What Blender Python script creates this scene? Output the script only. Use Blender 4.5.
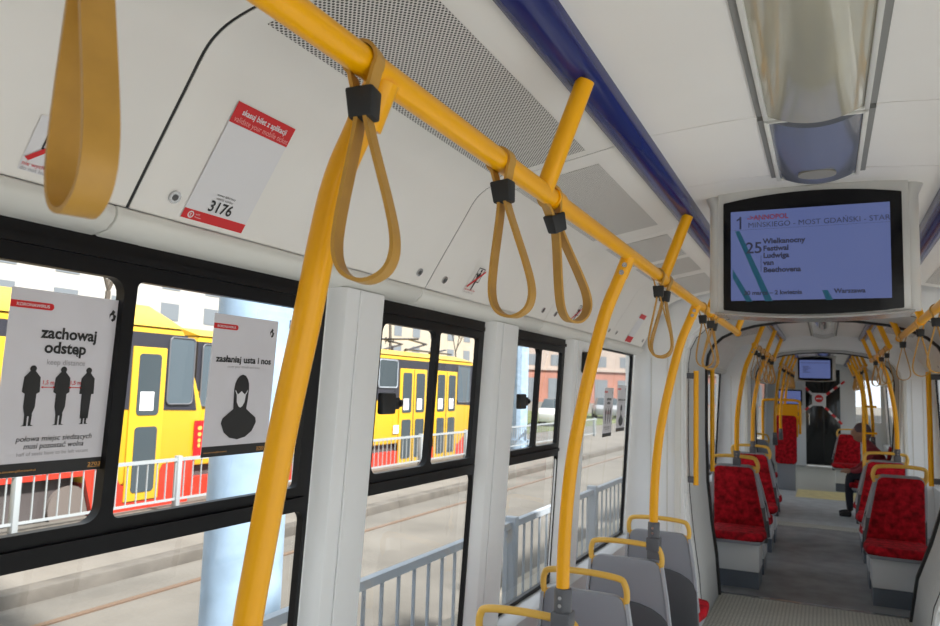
import bpy, bmesh, math, random
from mathutils import Vector, Matrix
random.seed(7)
S = bpy.context.scene
for o in list(bpy.data.objects): bpy.data.objects.remove(o)

# ---------------------------------------------------------------- camera
cam_d = bpy.data.cameras.new('camera'); cam = bpy.data.objects.new('camera', cam_d)
S.collection.objects.link(cam); S.camera = cam
cam_d.sensor_width = 36; cam_d.lens = 28.53; cam_d.clip_start = .02; cam_d.clip_end = 400
_fw = Vector((-0.42986282, 0.89764444, 0.09722355)); _rt = Vector((0.90279116, 0.4289415, 0.03126195)); _up = Vector((0.0136411, -0.10121092, 0.99477147))
cam.matrix_world = Matrix(((_rt.x, _up.x, -_fw.x, .04), (_rt.y, _up.y, -_fw.y, 0), (_rt.z, _up.z, -_fw.z, 1.52), (0, 0, 0, 1)))
cam_d.dof.use_dof = True; cam_d.dof.focus_distance = 1.7; cam_d.dof.aperture_fstop = 9

# ---------------------------------------------------------------- world, exposure
W = bpy.data.worlds.new('overcast_sky'); S.world = W; W.use_nodes = True
nt = W.node_tree; nt.nodes.clear()
wo = nt.nodes.new('ShaderNodeOutputWorld'); bg = nt.nodes.new('ShaderNodeBackground')
tc = nt.nodes.new('ShaderNodeTexCoord'); nz = nt.nodes.new('ShaderNodeTexNoise'); nz.inputs['Scale'].default_value = 2.0
cr = nt.nodes.new('ShaderNodeValToRGB'); cr.color_ramp.elements[0].color = (.80, .90, 1, 1); cr.color_ramp.elements[1].color = (.93, .97, 1, 1)
nt.links.new(tc.outputs['Generated'], nz.inputs['Vector']); nt.links.new(nz.outputs['Fac'], cr.inputs['Fac'])
nt.links.new(cr.outputs['Color'], bg.inputs['Color']); bg.inputs['Strength'].default_value = 1.5
nt.links.new(bg.outputs[0], wo.inputs[0])
sun_d = bpy.data.lights.new('sun', 'SUN'); sun_d.energy = 12.3; sun_d.angle = math.radians(4); sun_d.color = (1, .96, .90)
sun = bpy.data.objects.new('sun', sun_d); S.collection.objects.link(sun)
sun.rotation_euler = Vector((math.cos(math.radians(50))*.97, -math.cos(math.radians(50))*.24, math.sin(math.radians(50)))).to_track_quat('Z', 'Y').to_euler()
S.view_settings.view_transform = 'Standard'; S.view_settings.look = 'None'
S.view_settings.exposure = 0.0; S.view_settings.gamma = 1; S.view_settings.use_curve_mapping = False
try:
    S.cycles.max_bounces = 12; S.cycles.diffuse_bounces = 6; S.cycles.transparent_max_bounces = 24
    S.cycles.use_denoising = True
    S.cycles.sample_clamp_indirect = 6
except Exception: pass

# ---------------------------------------------------------------- materials
def mat(name, col, rough=.5, metal=0, noise=0, nscale=20, bump=0, bscale=60, coat=0, emit=None, estr=1, spec=.5):
    m = bpy.data.materials.new(name); m.use_nodes = True; n = m.node_tree; b = n.nodes['Principled BSDF']
    b.inputs['Base Color'].default_value = (*col, 1); b.inputs['Roughness'].default_value = rough; b.inputs['Metallic'].default_value = metal
    b.inputs['Specular IOR Level'].default_value = spec
    if coat: b.inputs['Coat Weight'].default_value = coat; b.inputs['Coat Roughness'].default_value = .08
    if emit: b.inputs['Emission Color'].default_value = (*emit, 1); b.inputs['Emission Strength'].default_value = estr
    t = n.nodes.new('ShaderNodeTexCoord')
    if noise:
        x = n.nodes.new('ShaderNodeTexNoise'); x.inputs['Scale'].default_value = nscale; x.inputs['Detail'].default_value = 5
        r = n.nodes.new('ShaderNodeValToRGB'); r.color_ramp.elements[0].position = .35; r.color_ramp.elements[1].position = .65
        r.color_ramp.elements[0].color = (*[c*(1-noise) for c in col], 1); r.color_ramp.elements[1].color = (*[min(1, c*(1+noise)) for c in col], 1)
        n.links.new(t.outputs['Object'], x.inputs['Vector']); n.links.new(x.outputs['Fac'], r.inputs['Fac']); n.links.new(r.outputs['Color'], b.inputs['Base Color'])
    if bump:
        x = n.nodes.new('ShaderNodeTexNoise'); x.inputs['Scale'].default_value = bscale
        bp = n.nodes.new('ShaderNodeBump'); bp.inputs['Strength'].default_value = bump; bp.inputs['Distance'].default_value = .01
        n.links.new(t.outputs['Object'], x.inputs['Vector']); n.links.new(x.outputs['Fac'], bp.inputs['Height']); n.links.new(bp.outputs[0], b.inputs['Normal'])
    return m
white = mat('panel_white', (.80, .785, .75), .45, noise=.02, nscale=3)
cream = mat('trim_cream', (.70, .70, .66), .4)
pillarm = mat('pillar_white', (.84, .86, .87), .38, noise=.02, nscale=4)
ceilm = mat('ceiling_white', (.84, .825, .795), .5, noise=.02, nscale=2)
black = mat('frame_black', (.006, .006, .007), .42, spec=.22)
rubber = mat('rubber_black', (.015, .016, .017), .6)
yellow = mat('yellow_paint', (.90, .42, .0), .30, coat=.12, spec=.35)
belt = mat('belt_yellow', (.50, .27, .045), .42, noise=.06, nscale=30)
handle_y = mat('handle_yellow', (.78, .47, .08), .4)
bluem = mat('strip_blue', (.006, .014, .12), .18, spec=.3)
chrome = mat('steel', (.55, .55, .55), .25, 1)
darksteel = mat('dark_steel', (.12, .12, .12), .4, 1)
greyshell = mat('seat_grey', (.27, .29, .33), .4, bump=.05, bscale=200)
greydark = mat('seat_dark_grey', (.075, .08, .09), .55, bump=.2, bscale=300)
clampm = mat('clamp_grey', (.10, .105, .12), .5)
redfab = mat('red_fabric', (.36, .006, .014), .9, noise=.55, nscale=22, bump=.3, bscale=250, spec=.2)
redp = mat('print_red', (.62, .008, .012), .45)
paper = mat('paper_white', (.72, .72, .74), .45)
posterm = mat('poster_grey', (.66, .65, .69), .4, noise=.03, nscale=9)
ink = mat('ink_black', (.015, .015, .015), .5)
inkgrey = mat('ink_grey', (.35, .34, .36), .5)
inkorange = mat('ink_orange', (.7, .35, .08), .5)
floorm = mat('floor_dark', (.24, .25, .26), .45, noise=.2, nscale=5)
floorl = mat('floor_light', (.46, .49, .51), .45, noise=.12, nscale=6)
floory = mat('floor_yellow', (.72, .62, .30), .5, noise=.1, nscale=8)
kick = mat('kick_grey', (.10, .12, .15), .35)
bellow = mat('bellows_grey', (.52, .53, .53), .5)
ringw = mat('ring_white', (.74, .76, .76), .4)
silver = mat('silver_plastic', (.62, .62, .60), .3, .1)
bezel = mat('bezel_black', (.004, .004, .005), .25, spec=.25)
screenm = mat('screen_on', (.02, .02, .03), .25, emit=(.075, .10, .24), estr=1.0)
scr_dark = mat('screen_text', (.01, .01, .015), .3, emit=(.012, .014, .035), estr=1)
scr_red = mat('screen_red', (.1, .01, .02), .3, emit=(.075, .013, .035), estr=1)
scr_teal = mat('screen_teal', (.0, .03, .04), .3, emit=(.005, .042, .075), estr=1)
cabdark = mat('cab_glass_dark', (.01, .011, .012), .12)
plasticw = mat('pedestal_white', (.62, .64, .66), .4)
tube_in = mat('tube_beige', (.55, .50, .36), .3, noise=.25, nscale=3)
skin = mat('skin', (.45, .25, .18), .5)
jacket = mat('jacket_red', (.30, .035, .055), .8, bump=.3, bscale=80)
trous = mat('trousers_dark', (.015, .017, .03), .85)
hairm = mat('hair_grey', (.16, .12, .15), .8)

def glass_mat(name, tint, rmul=1.0):
    m = bpy.data.materials.new(name); m.use_nodes = True; n = m.node_tree; n.nodes.clear()
    o = n.nodes.new('ShaderNodeOutputMaterial'); mx = n.nodes.new('ShaderNodeMixShader'); tr = n.nodes.new('ShaderNodeBsdfTransparent'); gl = n.nodes.new('ShaderNodeBsdfGlossy')
    lw = n.nodes.new('ShaderNodeLayerWeight'); lw.inputs['Blend'].default_value = .5
    pw = n.nodes.new('ShaderNodeMath'); pw.operation = 'POWER'; pw.inputs[1].default_value = 5; n.links.new(lw.outputs['Facing'], pw.inputs[0])
    fr = n.nodes.new('ShaderNodeMath'); fr.operation = 'MULTIPLY_ADD'; fr.inputs[1].default_value = .8; fr.inputs[2].default_value = .035; n.links.new(pw.outputs[0], fr.inputs[0])
    tr.inputs['Color'].default_value = (*tint, 1); gl.inputs['Roughness'].default_value = .02
    n.links.new(fr.outputs[0], mx.inputs[0]); n.links.new(tr.outputs[0], mx.inputs[1]); n.links.new(gl.outputs[0], mx.inputs[2]); n.links.new(mx.outputs[0], o.inputs[0])
    return m
glass = glass_mat('window_glass', (.95, .96, .96))
def clear_cover():
    m = bpy.data.materials.new('lamp_cover'); m.use_nodes = True; n = m.node_tree; b = n.nodes['Principled BSDF']
    b.inputs['Base Color'].default_value = (.42, .40, .33, 1); b.inputs['Roughness'].default_value = .12; b.inputs['Coat Weight'].default_value = .6
    t = n.nodes.new('ShaderNodeTexCoord'); x = n.nodes.new('ShaderNodeTexNoise'); x.inputs['Scale'].default_value = 4
    mp = n.nodes.new('ShaderNodeMapping'); mp.inputs['Scale'].default_value = (3, .6, 1)
    r = n.nodes.new('ShaderNodeValToRGB'); r.color_ramp.elements[0].color = (.33, .33, .30, 1); r.color_ramp.elements[1].color = (.52, .48, .34, 1)
    n.links.new(t.outputs['Object'], mp.inputs[0]); n.links.new(mp.outputs[0], x.inputs['Vector']); n.links.new(x.outputs['Fac'], r.inputs['Fac']); n.links.new(r.outputs['Color'], b.inputs['Base Color'])
    return m
covm = clear_cover()
covblue = mat('lamp_cover_blue', (.19, .205, .25), .2, coat=.5)

def dots_mat(name, base, dot, sx, sy, r):
    """hex lattice of round holes on a UV laid out in metres"""
    m = bpy.data.materials.new(name); m.use_nodes = True; n = m.node_tree; b = n.nodes['Principled BSDF']; b.inputs['Roughness'].default_value = .5
    uv = n.nodes.new('ShaderNodeTexCoord'); mp = n.nodes.new('ShaderNodeMapping'); mp.inputs['Scale'].default_value = (sx, sy, 1)
    n.links.new(uv.outputs['UV'], mp.inputs[0])
    outs = []
    for off in (0, .5):
        a = n.nodes.new('ShaderNodeVectorMath'); a.operation = 'ADD'; a.inputs[1].default_value = (off, off, 0)
        f = n.nodes.new('ShaderNodeVectorMath'); f.operation = 'FRACTION'
        s = n.nodes.new('ShaderNodeVectorMath'); s.operation = 'SUBTRACT'; s.inputs[1].default_value = (.5, .5, 0)
        q = n.nodes.new('ShaderNodeVectorMath'); q.operation = 'MULTIPLY'; q.inputs[1].default_value = (1/sx, 1/sy, 0)
        l = n.nodes.new('ShaderNodeVectorMath'); l.operation = 'LENGTH'
        n.links.new(mp.outputs[0], a.inputs[0]); n.links.new(a.outputs[0], f.inputs[0]); n.links.new(f.outputs[0], s.inputs[0]); n.links.new(s.outputs[0], q.inputs[0]); n.links.new(q.outputs[0], l.inputs[0])
        outs.append(l.outputs['Value'])
    mn = n.nodes.new('ShaderNodeMath'); mn.operation = 'MINIMUM'; n.links.new(outs[0], mn.inputs[0]); n.links.new(outs[1], mn.inputs[1])
    lt = n.nodes.new('ShaderNodeMath'); lt.operation = 'LESS_THAN'; lt.inputs[1].default_value = r; n.links.new(mn.outputs[0], lt.inputs[0])
    mx = n.nodes.new('ShaderNodeMix'); mx.data_type = 'RGBA'; mx.inputs['A'].default_value = (*base, 1); mx.inputs['B'].default_value = (*dot, 1)
    n.links.new(lt.outputs[0], mx.inputs['Factor']); n.links.new(mx.outputs['Result'], b.inputs['Base Color'])
    return m
ventm = dots_mat('perforated_panel', (.70, .69, .66), (.035, .03, .03), 1/.0125, 1/.0095, .0027)
ventfine = dots_mat('perforated_panel_fine', (.66, .65, .62), (.25, .24, .23), 1/.010, 1/.0076, .0019)
chequer = dots_mat('chequer_plate', (.34, .34, .31), (.62, .62, .56), 1/.05, 1/.035, .010)

# ---------------------------------------------------------------- mesh helpers
def link(o): S.collection.objects.link(o); return o
class MB:
    def __init__(s): s.v = []; s.f = []; s.uv = None
    def add(s, vs, fs):
        k = len(s.v); s.v += [tuple(p) for p in vs]; s.f += [tuple(i+k for i in f) for f in fs]; return s
    def box(s, x0, x1, y0, y1, z0, z1):
        return s.add([(x0, y0, z0), (x1, y0, z0), (x1, y1, z0), (x0, y1, z0), (x0, y0, z1), (x1, y0, z1), (x1, y1, z1), (x0, y1, z1)],
                     [(0, 3, 2, 1), (4, 5, 6, 7), (0, 1, 5, 4), (1, 2, 6, 5), (2, 3, 7, 6), (3, 0, 4, 7)])
    def quadprism(s, a, b):   # two matching loops of points -> closed solid
        n = len(a); return s.add(list(a)+list(b), [tuple(range(n-1, -1, -1)), tuple(range(n, 2*n))]+[(i, (i+1) % n, (i+1) % n+n, i+n) for i in range(n)])
    def prism_y(s, poly, y0, y1):   # poly in (x,z)
        return s.quadprism([(x, y0, z) for x, z in poly], [(x, y1, z) for x, z in poly])
    def prism_x(s, poly, x0, x1):   # poly in (y,z)
        return s.quadprism([(x0, y, z) for y, z in poly], [(x1, y, z) for y, z in poly])
    def prism_z(s, poly, z0, z1):
        return s.quadprism([(x, y, z0) for x, y in poly], [(x, y, z1) for x, y in poly])
    def sweep(s, path, prof, closed=False, up=None, caps=True):
        """prof: 2D loop (n, b); path 3D"""
        P = [Vector(p) for p in path]; n = len(P); m = len(prof); rings = []
        ref = Vector(up) if up else None; last = None
        for i in range(n):
            a = P[(i-1) % n] if (closed or i > 0) else P[i]; b = P[(i+1) % n] if (closed or i < n-1) else P[i]
            t = (b-a).normalized()
            if ref is not None: b_ = ref
            elif last is None: b_ = Vector((0, 0, 1)) if abs(t.z) < .9 else Vector((0, 1, 0))
            else: b_ = last
            nn = b_.cross(t).normalized(); bb = t.cross(nn).normalized(); last = bb
            rings.append([P[i]+nn*q[0]+bb*q[1] for q in prof])
        vs = [p for r in rings for p in r]; fs = []
        for i in range(n if closed else n-1):
            j = (i+1) % n
            fs += [(i*m+k, i*m+(k+1) % m, j*m+(k+1) % m, j*m+k) for k in range(m)]
        if not closed and caps: fs += [tuple(range(m-1, -1, -1)), tuple(range((n-1)*m, n*m))]
        return s.add(vs, fs)
    def tube(s, path, r, n=14, closed=False):
        return s.sweep(path, [(r*math.cos(2*math.pi*k/n), r*math.sin(2*math.pi*k/n)) for k in range(n)], closed)
    def cyl(s, c, ax, r, h, n=20):
        c = Vector(c); ax = Vector(ax).normalized(); return s.tube([c, c+ax*h], r, n)
    def sheet(s, rows):  # grid of points (open surface)
        m = len(rows[0]); return s.add([p for r in rows for p in r], [(i*m+j, i*m+j+1, (i+1)*m+j+1, (i+1)*m+j) for i in range(len(rows)-1) for j in range(m-1)])
    def build(s, name, m, parent=None, smooth=40, bevel=0, seg=2):
        me = bpy.data.meshes.new(name); me.from_pydata(s.v, [], s.f); me.update()
        bm = bmesh.new(); bm.from_mesh(me); bmesh.ops.recalc_face_normals(bm, faces=bm.faces)
        if bevel:
            es = [e for e in bm.edges if len(e.link_faces) == 2 and e.calc_face_angle(0) > .5]
            bmesh.ops.bevel(bm, geom=es, offset=bevel, segments=seg, affect='EDGES', profile=.5, clamp_overlap=True)
        bm.to_mesh(me); bm.free()
        if smooth:
            me.polygons.foreach_set('use_smooth', [True]*len(me.polygons)); me.set_sharp_from_angle(angle=math.radians(smooth))
        me.materials.append(m); o = bpy.data.objects.new(name, me); link(o)
        if parent: o.parent = parent
        return o
def tag(o, label=None, cat=None, group=None, kind=None):
    if label: o['label'] = label
    if cat: o['category'] = cat
    if group: o['group'] = group
    if kind: o['kind'] = kind
    return o
def thing(name, label, cat, loc=(0, 0, 0), rz=0, group=None):
    o = bpy.data.objects.new(name, None); link(o); o.location = loc; o.rotation_euler = (0, 0, rz); o.empty_display_size = .1
    return tag(o, label, cat, group)
def kids(o): return [c for c in bpy.data.objects if c.parent == o]
def dup(o, loc=None, rz=None, label=None, group=None, parent=None):
    c = o.copy(); link(c); c.parent = parent
    if loc: c.location = loc
    if rz is not None: c.rotation_euler = (0, 0, rz)
    if label: c['label'] = label
    if group: c['group'] = group
    for k in kids(o): dup(k, parent=c)
    return c
def structure(o, label=None): return tag(o, label, kind='structure')
def rrect(x0, x1, y0, y1, r, n=5):
    out = []
    for cx, cy, a0 in ((x1-r, y0+r, -90), (x1-r, y1-r, 0), (x0+r, y1-r, 90), (x0+r, y0+r, 180)):
        for k in range(n+1):
            a = math.radians(a0+90*k/n); out.append((cx+r*math.cos(a), cy+r*math.sin(a)))
    return out
def smooth_path(pts, sub=6):
    P = [Vector(p) for p in pts]; out = []
    for i in range(len(P)-1):
        p0 = P[max(i-1, 0)]; p1 = P[i]; p2 = P[i+1]; p3 = P[min(i+2, len(P)-1)]
        for k in range(sub):
            t = k/sub
            out.append(.5*((2*p1)+(-p0+p2)*t+(2*p0-5*p1+4*p2-p3)*t*t+(-p0+3*p1-3*p2+p3)*t**3))
    out.append(P[-1]); return out
FONT = {}
def text_data(body, size=1, align='LEFT', bold=0, shear=0):
    c = bpy.data.curves.new('t', 'FONT'); c.body = body; c.size = size; c.align_x = align; c.offset = bold; c.resolution_u = 3; c.shear = shear
    o = bpy.data.objects.new('t', c); link(o); bpy.context.view_layer.update()
    dg = bpy.context.evaluated_depsgraph_get(); me = bpy.data.meshes.new_from_object(o.evaluated_get(dg))
    vs = [v.co.copy() for v in me.vertices]; fs = [tuple(p.vertices) for p in me.polygons]
    bpy.data.objects.remove(o); bpy.data.curves.remove(c); bpy.data.meshes.remove(me)
    return vs, fs
class Plane:
    """flat print: u to the right, v up, metres; w lifts off the surface"""
    def __init__(s, o, u, v, w=.0006):
        s.o = Vector(o); s.u = Vector(u).normalized(); s.v = Vector(v).normalized(); s.n = s.u.cross(s.v).normalized(); s.w = w
    def p(s, a, b, l=0): return s.o+s.u*a+s.v*b+s.n*(l)
    def poly(s, mb, pts, lift=1):
        mb.add([s.p(a, b, s.w*lift) for a, b in pts], [tuple(range(len(pts)))]); return mb
    def rect(s, mb, a0, a1, b0, b1, lift=1): return s.poly(mb, [(a0, b0), (a1, b0), (a1, b1), (a0, b1)], lift)
    def text(s, mb, body, a, b, size, align='LEFT', bold=0, width=None, lift=2, shear=0):
        plain = body.replace('ę', 'e').replace('ą', 'a')
        vs, fs = text_data(plain, size, 'LEFT', bold*size, shear)
        for i, ch in enumerate(body):
            if ch in 'ęą':
                x = max(v.x for v in text_data(plain[:i+1], size, 'LEFT', bold*size)[0])-size*.10; k = len(vs)
                vs += [Vector(q) for q in ((x, 0, 0), (x+size*.07, 0, 0), (x+size*.02, -size*.09, 0), (x+size*.09, -size*.12, 0), (x+size*.07, -size*.17, 0), (x-size*.06, -size*.13, 0))]; fs = list(fs)+[tuple(range(k, k+6))]
        if vs and align == 'CENTER':
            c = (max(v.x for v in vs)+min(v.x for v in vs))/2
            for v in vs: v.x -= c
        if width and vs:
            w = max(v.x for v in vs)-min(v.x for v in vs); k = width/w if w else 1
            for v in vs: v.x *= k
        mb.add([s.p(a+v.x, b+v.y, s.w*lift) for v in vs], fs); return mb

# ---------------------------------------------------------------- tram shell
K = .05
def wx(z): return -1.15-(1.8-z)*K
Y0, Y1 = -3.0, 18.3
SEG = [(-3.0, 5.15), (6.3, 10.0), (10.75, 18.3)]          # saloon sections between the bellows
def wallpoly(z0, z1, t0, t1):   # leaning strip of side wall, t = thickness towards inside (+) / outside (-)
    return [(wx(z0)+t0, z0), (wx(z1)+t0, z1), (wx(z1)+t1, z1), (wx(z0)+t1, z0)]
WIN = [(-2.75, -1.35, 0), (-1.2, .25, 0), (.35, 1.605, 1), (1.845, 2.63, 1), (2.895, 3.63, 1), (3.93, 5.10, 2)]   # kind 1: upper slider with mid post
WINF = [(6.45, 8.1, 2), (8.2, 9.85, 2), (11.2, 12.9, 2), (13.2, 15.0, 2), (15.4, 17.6, 2)]
ZS, ZB0, ZB1, ZG, ZT = .575, 1.19, 1.25, 1.70, 1.77
def build_wall(side):
    sg = 1 if side == 'left' else -1
    mb = MB(); WINF_ = WINF if side == 'left' else list(WINF)
    def pr(poly, a, b): mb.prism_y([(x*sg, z) for x, z in poly], a, b)
    for (a, b) in SEG:
        lo = -.15
        if side == 'right' and a < 0:
            pr(wallpoly(lo, .0, -.022, 0), a, b)
            for e0, e1 in ((-3.0, -2.75), (-1.35, -1.2), (.25, .35), (1.605, 1.845), (2.63, 2.895), (3.63, 3.93), (5.10, 5.15)): pr(wallpoly(0, ZS-.012, -.022, 0), e0, e1)
        else: pr(wallpoly(lo, ZS-.012, -.022, 0), a, b)
        pr(wallpoly(ZT, 1.86, -.022, 0), a, b)
        ws = [w for w in WIN+WINF_ if a <= w[0] < b]
        edges = [a]+[e for w in ws for e in (w[0], w[1])]+[b]
        for i in range(0, len(edges), 2):
            if edges[i+1]-edges[i] > .001: pr(wallpoly(ZS-.012, ZT, -.022, 0), edges[i], edges[i+1])
    structure(mb.build('wall_'+side, pillarm), 'pale grey side wall of the tram saloon')
for s_ in ('left', 'right'): build_wall(s_)
# sill ledges and pillar covers
def sill(sg, a, b, n):
    mb = MB(); mb.prism_y([(sg*x, z) for x, z in ((wx(.55)-.01, .50), (wx(.55)-.01, .563), (-1.13, .563), (-1.115, .555), (-1.115, .50))], a, b)
    mb.prism_y([(sg*x, z) for x, z in ((-1.24, .50), (-1.12, .50), (-1.14, -.14), (-1.24, -.14))], a, b)
    structure(mb.build('trim_%d' % n, plasticw), 'white window sill ledge')
tn = 1
for sg in (1, -1):
    for a, b in SEG:
        if sg < 0 and a < 0: continue
        sill(sg, a, b, tn); tn += 1
def pillar(sg, a, b, n, d=.045):
    mb = MB(); e = .03
    lo = [(wx(.56)-.01, a), (wx(.56)+d, a+e), (wx(.56)+d, b-e), (wx(.56)-.01, b)]; hi = [(wx(1.772)-.01, a), (wx(1.772)+d, a+e), (wx(1.772)+d, b-e), (wx(1.772)-.01, b)]
    mb.quadprism([(sg*x, y, .56) for x, y in lo], [(sg*x, y, 1.772) for x, y in hi])
    for (g0, g1) in ((a+e+.055, a+e+.07),):
        mb.quadprism([(sg*(wx(.56)+d+q), y, .56) for q, y in ((0, g0), (.006, g0), (.006, g1), (0, g1))], [(sg*(wx(1.77)+d+q), y, 1.77) for q, y in ((0, g0), (.006, g0), (.006, g1), (0, g1))])
    structure(mb.build('trim_%d' % n, pillarm, bevel=.006), 'white pillar cover between tram windows')
for sg in (1, -1):
    for a, b in ((-1.36, -1.19), (.24, .36), (1.608, 1.852), (2.615, 2.90), (3.61, 3.935), (12.88, 13.22), (14.98, 15.42)): pillar(sg, a, b, tn); tn += 1

# windows ------------------------------------------------------------------
def leanpt(sg, y, z, t): return (sg*(wx(z)+t), y, z)
def plate_hole(mb, sg, y0, y1, z0, z1, h, r, t0, t1, n=5):
    """rectangular tile with a rounded hole h=(y0,y1,z0,z1)"""
    hp = rrect(h[0], h[1], h[2], h[3], r, n); oc = [(y1, z0), (y1, z1), (y0, z1), (y0, z0)]
    m = len(hp); q = n+1; base = len(mb.v); vs = []
    for t in (t0, t1):
        vs += [leanpt(sg, y, z, t) for y, z in hp]+[leanpt(sg, y, z, t) for y, z in oc]
    N = m+4; fs = []
    for L in (0, N):
        for c in range(4):
            for k in range(n): fs.append((L+c*q+k, L+c*q+k+1, L+m+c))
            nx = (c+1) % 4; fs.append((L+c*q+n, L+nx*q, L+m+nx, L+m+c))
    for i in range(m): fs.append((i, (i+1) % m, N+(i+1) % m, N+i))
    for i in range(4): fs.append((m+i, m+(i+1) % 4, N+m+(i+1) % 4, N+m+i))
    mb.add(vs, fs)
def glass_pane(sg, y0, y1, z0, z1, parent, t=-.010):
    mb = MB(); mb.add([leanpt(sg, y0, z0, t), leanpt(sg, y1, z0, t), leanpt(sg, y1, z1, t), leanpt(sg, y0, z1, t)], [(0, 1, 2, 3)])
    return mb.build('pane', glass, parent, smooth=0)
wn = 1
for sg, ws in ((1, WIN+WINF), (-1, [(a, b, 3) for a, b, k in WIN]+list(WINF))):
    for a, b, kd in ws:
        mb = MB(); ends = []
        e = .022
        if kd == 1:
            mid = {.35: .995, 1.845: 2.25, 2.895: 3.268}[a]
            plate_hole(mb, sg, a, mid, ZB0, ZT, (a+e+.02, mid-.018, ZB1, ZG), .03, -.016, .006)
            plate_hole(mb, sg, mid, b, ZB0, ZT, (mid+.013, b-e-.03, ZB1, ZG), .014, -.016, .003)
            plate_hole(mb, sg, a, b, ZS-.012, ZB0, (a+.010, b-.016, ZS+.008, ZB0-.002), .03, -.016, .003)
            # raised slider frame edges
            mb.quadprism([leanpt(sg, y, z, .004) for y, z in ((a, ZB0+.02), (b-.03, ZB0+.02), (b-.03, ZB0+.035), (a, ZB0+.035))], [leanpt(sg, y, z, .014) for y, z in ((a, ZB0+.02), (b-.03, ZB0+.02), (b-.03, ZB0+.035), (a, ZB0+.035))])
            mb.quadprism([leanpt(sg, y, z, .0) for y, z in ((a, ZG+.03), (b-.03, ZG+.03), (b-.03, ZG+.045), (a, ZG+.045))], [leanpt(sg, y, z, .016) for y, z in ((a, ZG+.03), (b-.03, ZG+.03), (b-.03, ZG+.045), (a, ZG+.045))])
        elif kd == 2:
            plate_hole(mb, sg, a, b, ZS-.012, ZT, (a+.02, b-.022, ZS+.008, ZT-.012), .03, -.016, .003)
        elif kd == 3:  # unseen right-hand panes, glazed down to the floor to let in more light
            plate_hole(mb, sg, a, b, .0, ZT, (a+.03, b-.03, .04, ZT-.03), .03, -.016, .003)
        else:
            plate_hole(mb, sg, a, b, ZB0, ZT, (a+e, b-e, ZB1, ZG), .03, -.016, .006)
            plate_hole(mb, sg, a, b, ZS-.012, ZB0, (a+e, b-e, ZS+.008, ZB0-.01), .03, -.016, .003)
        w = structure(mb.build('window_%d' % wn, black), 'black framed tram side window'); wn += 1
        glass_pane(sg, a, b, ZS-.01 if kd != 3 else .01, ZT-.01, w)
# ledge above the windows, hatch profile -----------------------------------
PROF = [(-1.10, 1.822), (-1.05, 1.905), (-.976, 2.025), (-.937, 2.088), (-.91, 2.115), (-.875, 2.134), (-.82, 2.150), (-.742, 2.166), (-.60, 2.194), (-.515, 2.211), (-.478, 2.219)]
_sp = smooth_path([(x, 0, z) for x, z in PROF], 3); PROF = [(p.x, p.z) for p in _sp]
def prof_at(x):
    for (a, b) in zip(PROF, PROF[1:]):
        if a[0]-1e-6 <= x <= b[0]+1e-6: return a[1]+(b[1]-a[1])*(x-a[0])/(b[0]-a[0])
for sg in (1, -1):
    for a, b in SEG:
        cuts = [a]+[c for c in (.90, 2.013, 3.12, 4.23) if a < c < b]+[b]
        mb = MB()
        for i in range(len(cuts)-1):
            mb.prism_y([(sg*x, z) for x, z in ((-1.18, 1.768), (-1.145, 1.768), (-1.112, 1.776), (-1.094, 1.792), (-1.090, 1.803), (-1.093, 1.819), (-1.18, 1.83))], cuts[i]+.0015, cuts[i+1]-.0015)
        structure(mb.build('trim_%d' % tn, cream, bevel=.004), 'cream ledge running above the windows'); tn += 1
# ceiling: centre sheets, outer skin ---------------------------------------
def skin_outer():
    mb = MB()
    for a, b in SEG:
        top = [(-1.22, 1.83), (-1.12, 2.12), (-.95, 2.23), (-.5, 2.30), (0, 2.33), (.5, 2.30), (.95, 2.23), (1.12, 2.12), (1.22, 1.83)]
        low = [(x*.985, z-.02) for x, z in reversed(top)]
        mb.prism_y(top+low, a-.02, b+.02)
    return mb
CZ = [(-.385, 2.243), (-.2, 2.252), (-.128, 2.254)]
ceil = structure(skin_outer().build('ceiling', mat('ceiling_backing', (.05, .05, .05), .8)), 'tram ceiling shell')
def ceiling_panel(a, b, side, full=False):
    pts = [(-.397, 2.234), (-.2, 2.250), ((-.1165 if side > 0 else -.1645), 2.252)] if not full else [(-.397, 2.234), (-.2, 2.250), (0, 2.254), (.2, 2.250), (.397, 2.234)]
    if side < 0 and not full: pts = [(-x, z) for x, z in pts]
    mb = MB(); mb.prism_y(pts+[(x, z+.015) for x, z in reversed(pts)], a+.0018, b-.0018)
    return mb.build('ceiling_panel', ceilm, ceil, bevel=0)
for side in (1, -1):
    for a, b in ((-3.0, -.5), (-.5, 2.046), (2.046, 2.62), (6.3, 8.0), (8.0, 10.0), (10.75, 13.0), (13.0, 14.75), (14.85, 18.28)): ceiling_panel(a, b, side)
ceiling_panel(2.62, 5.15, 1, True)

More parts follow.
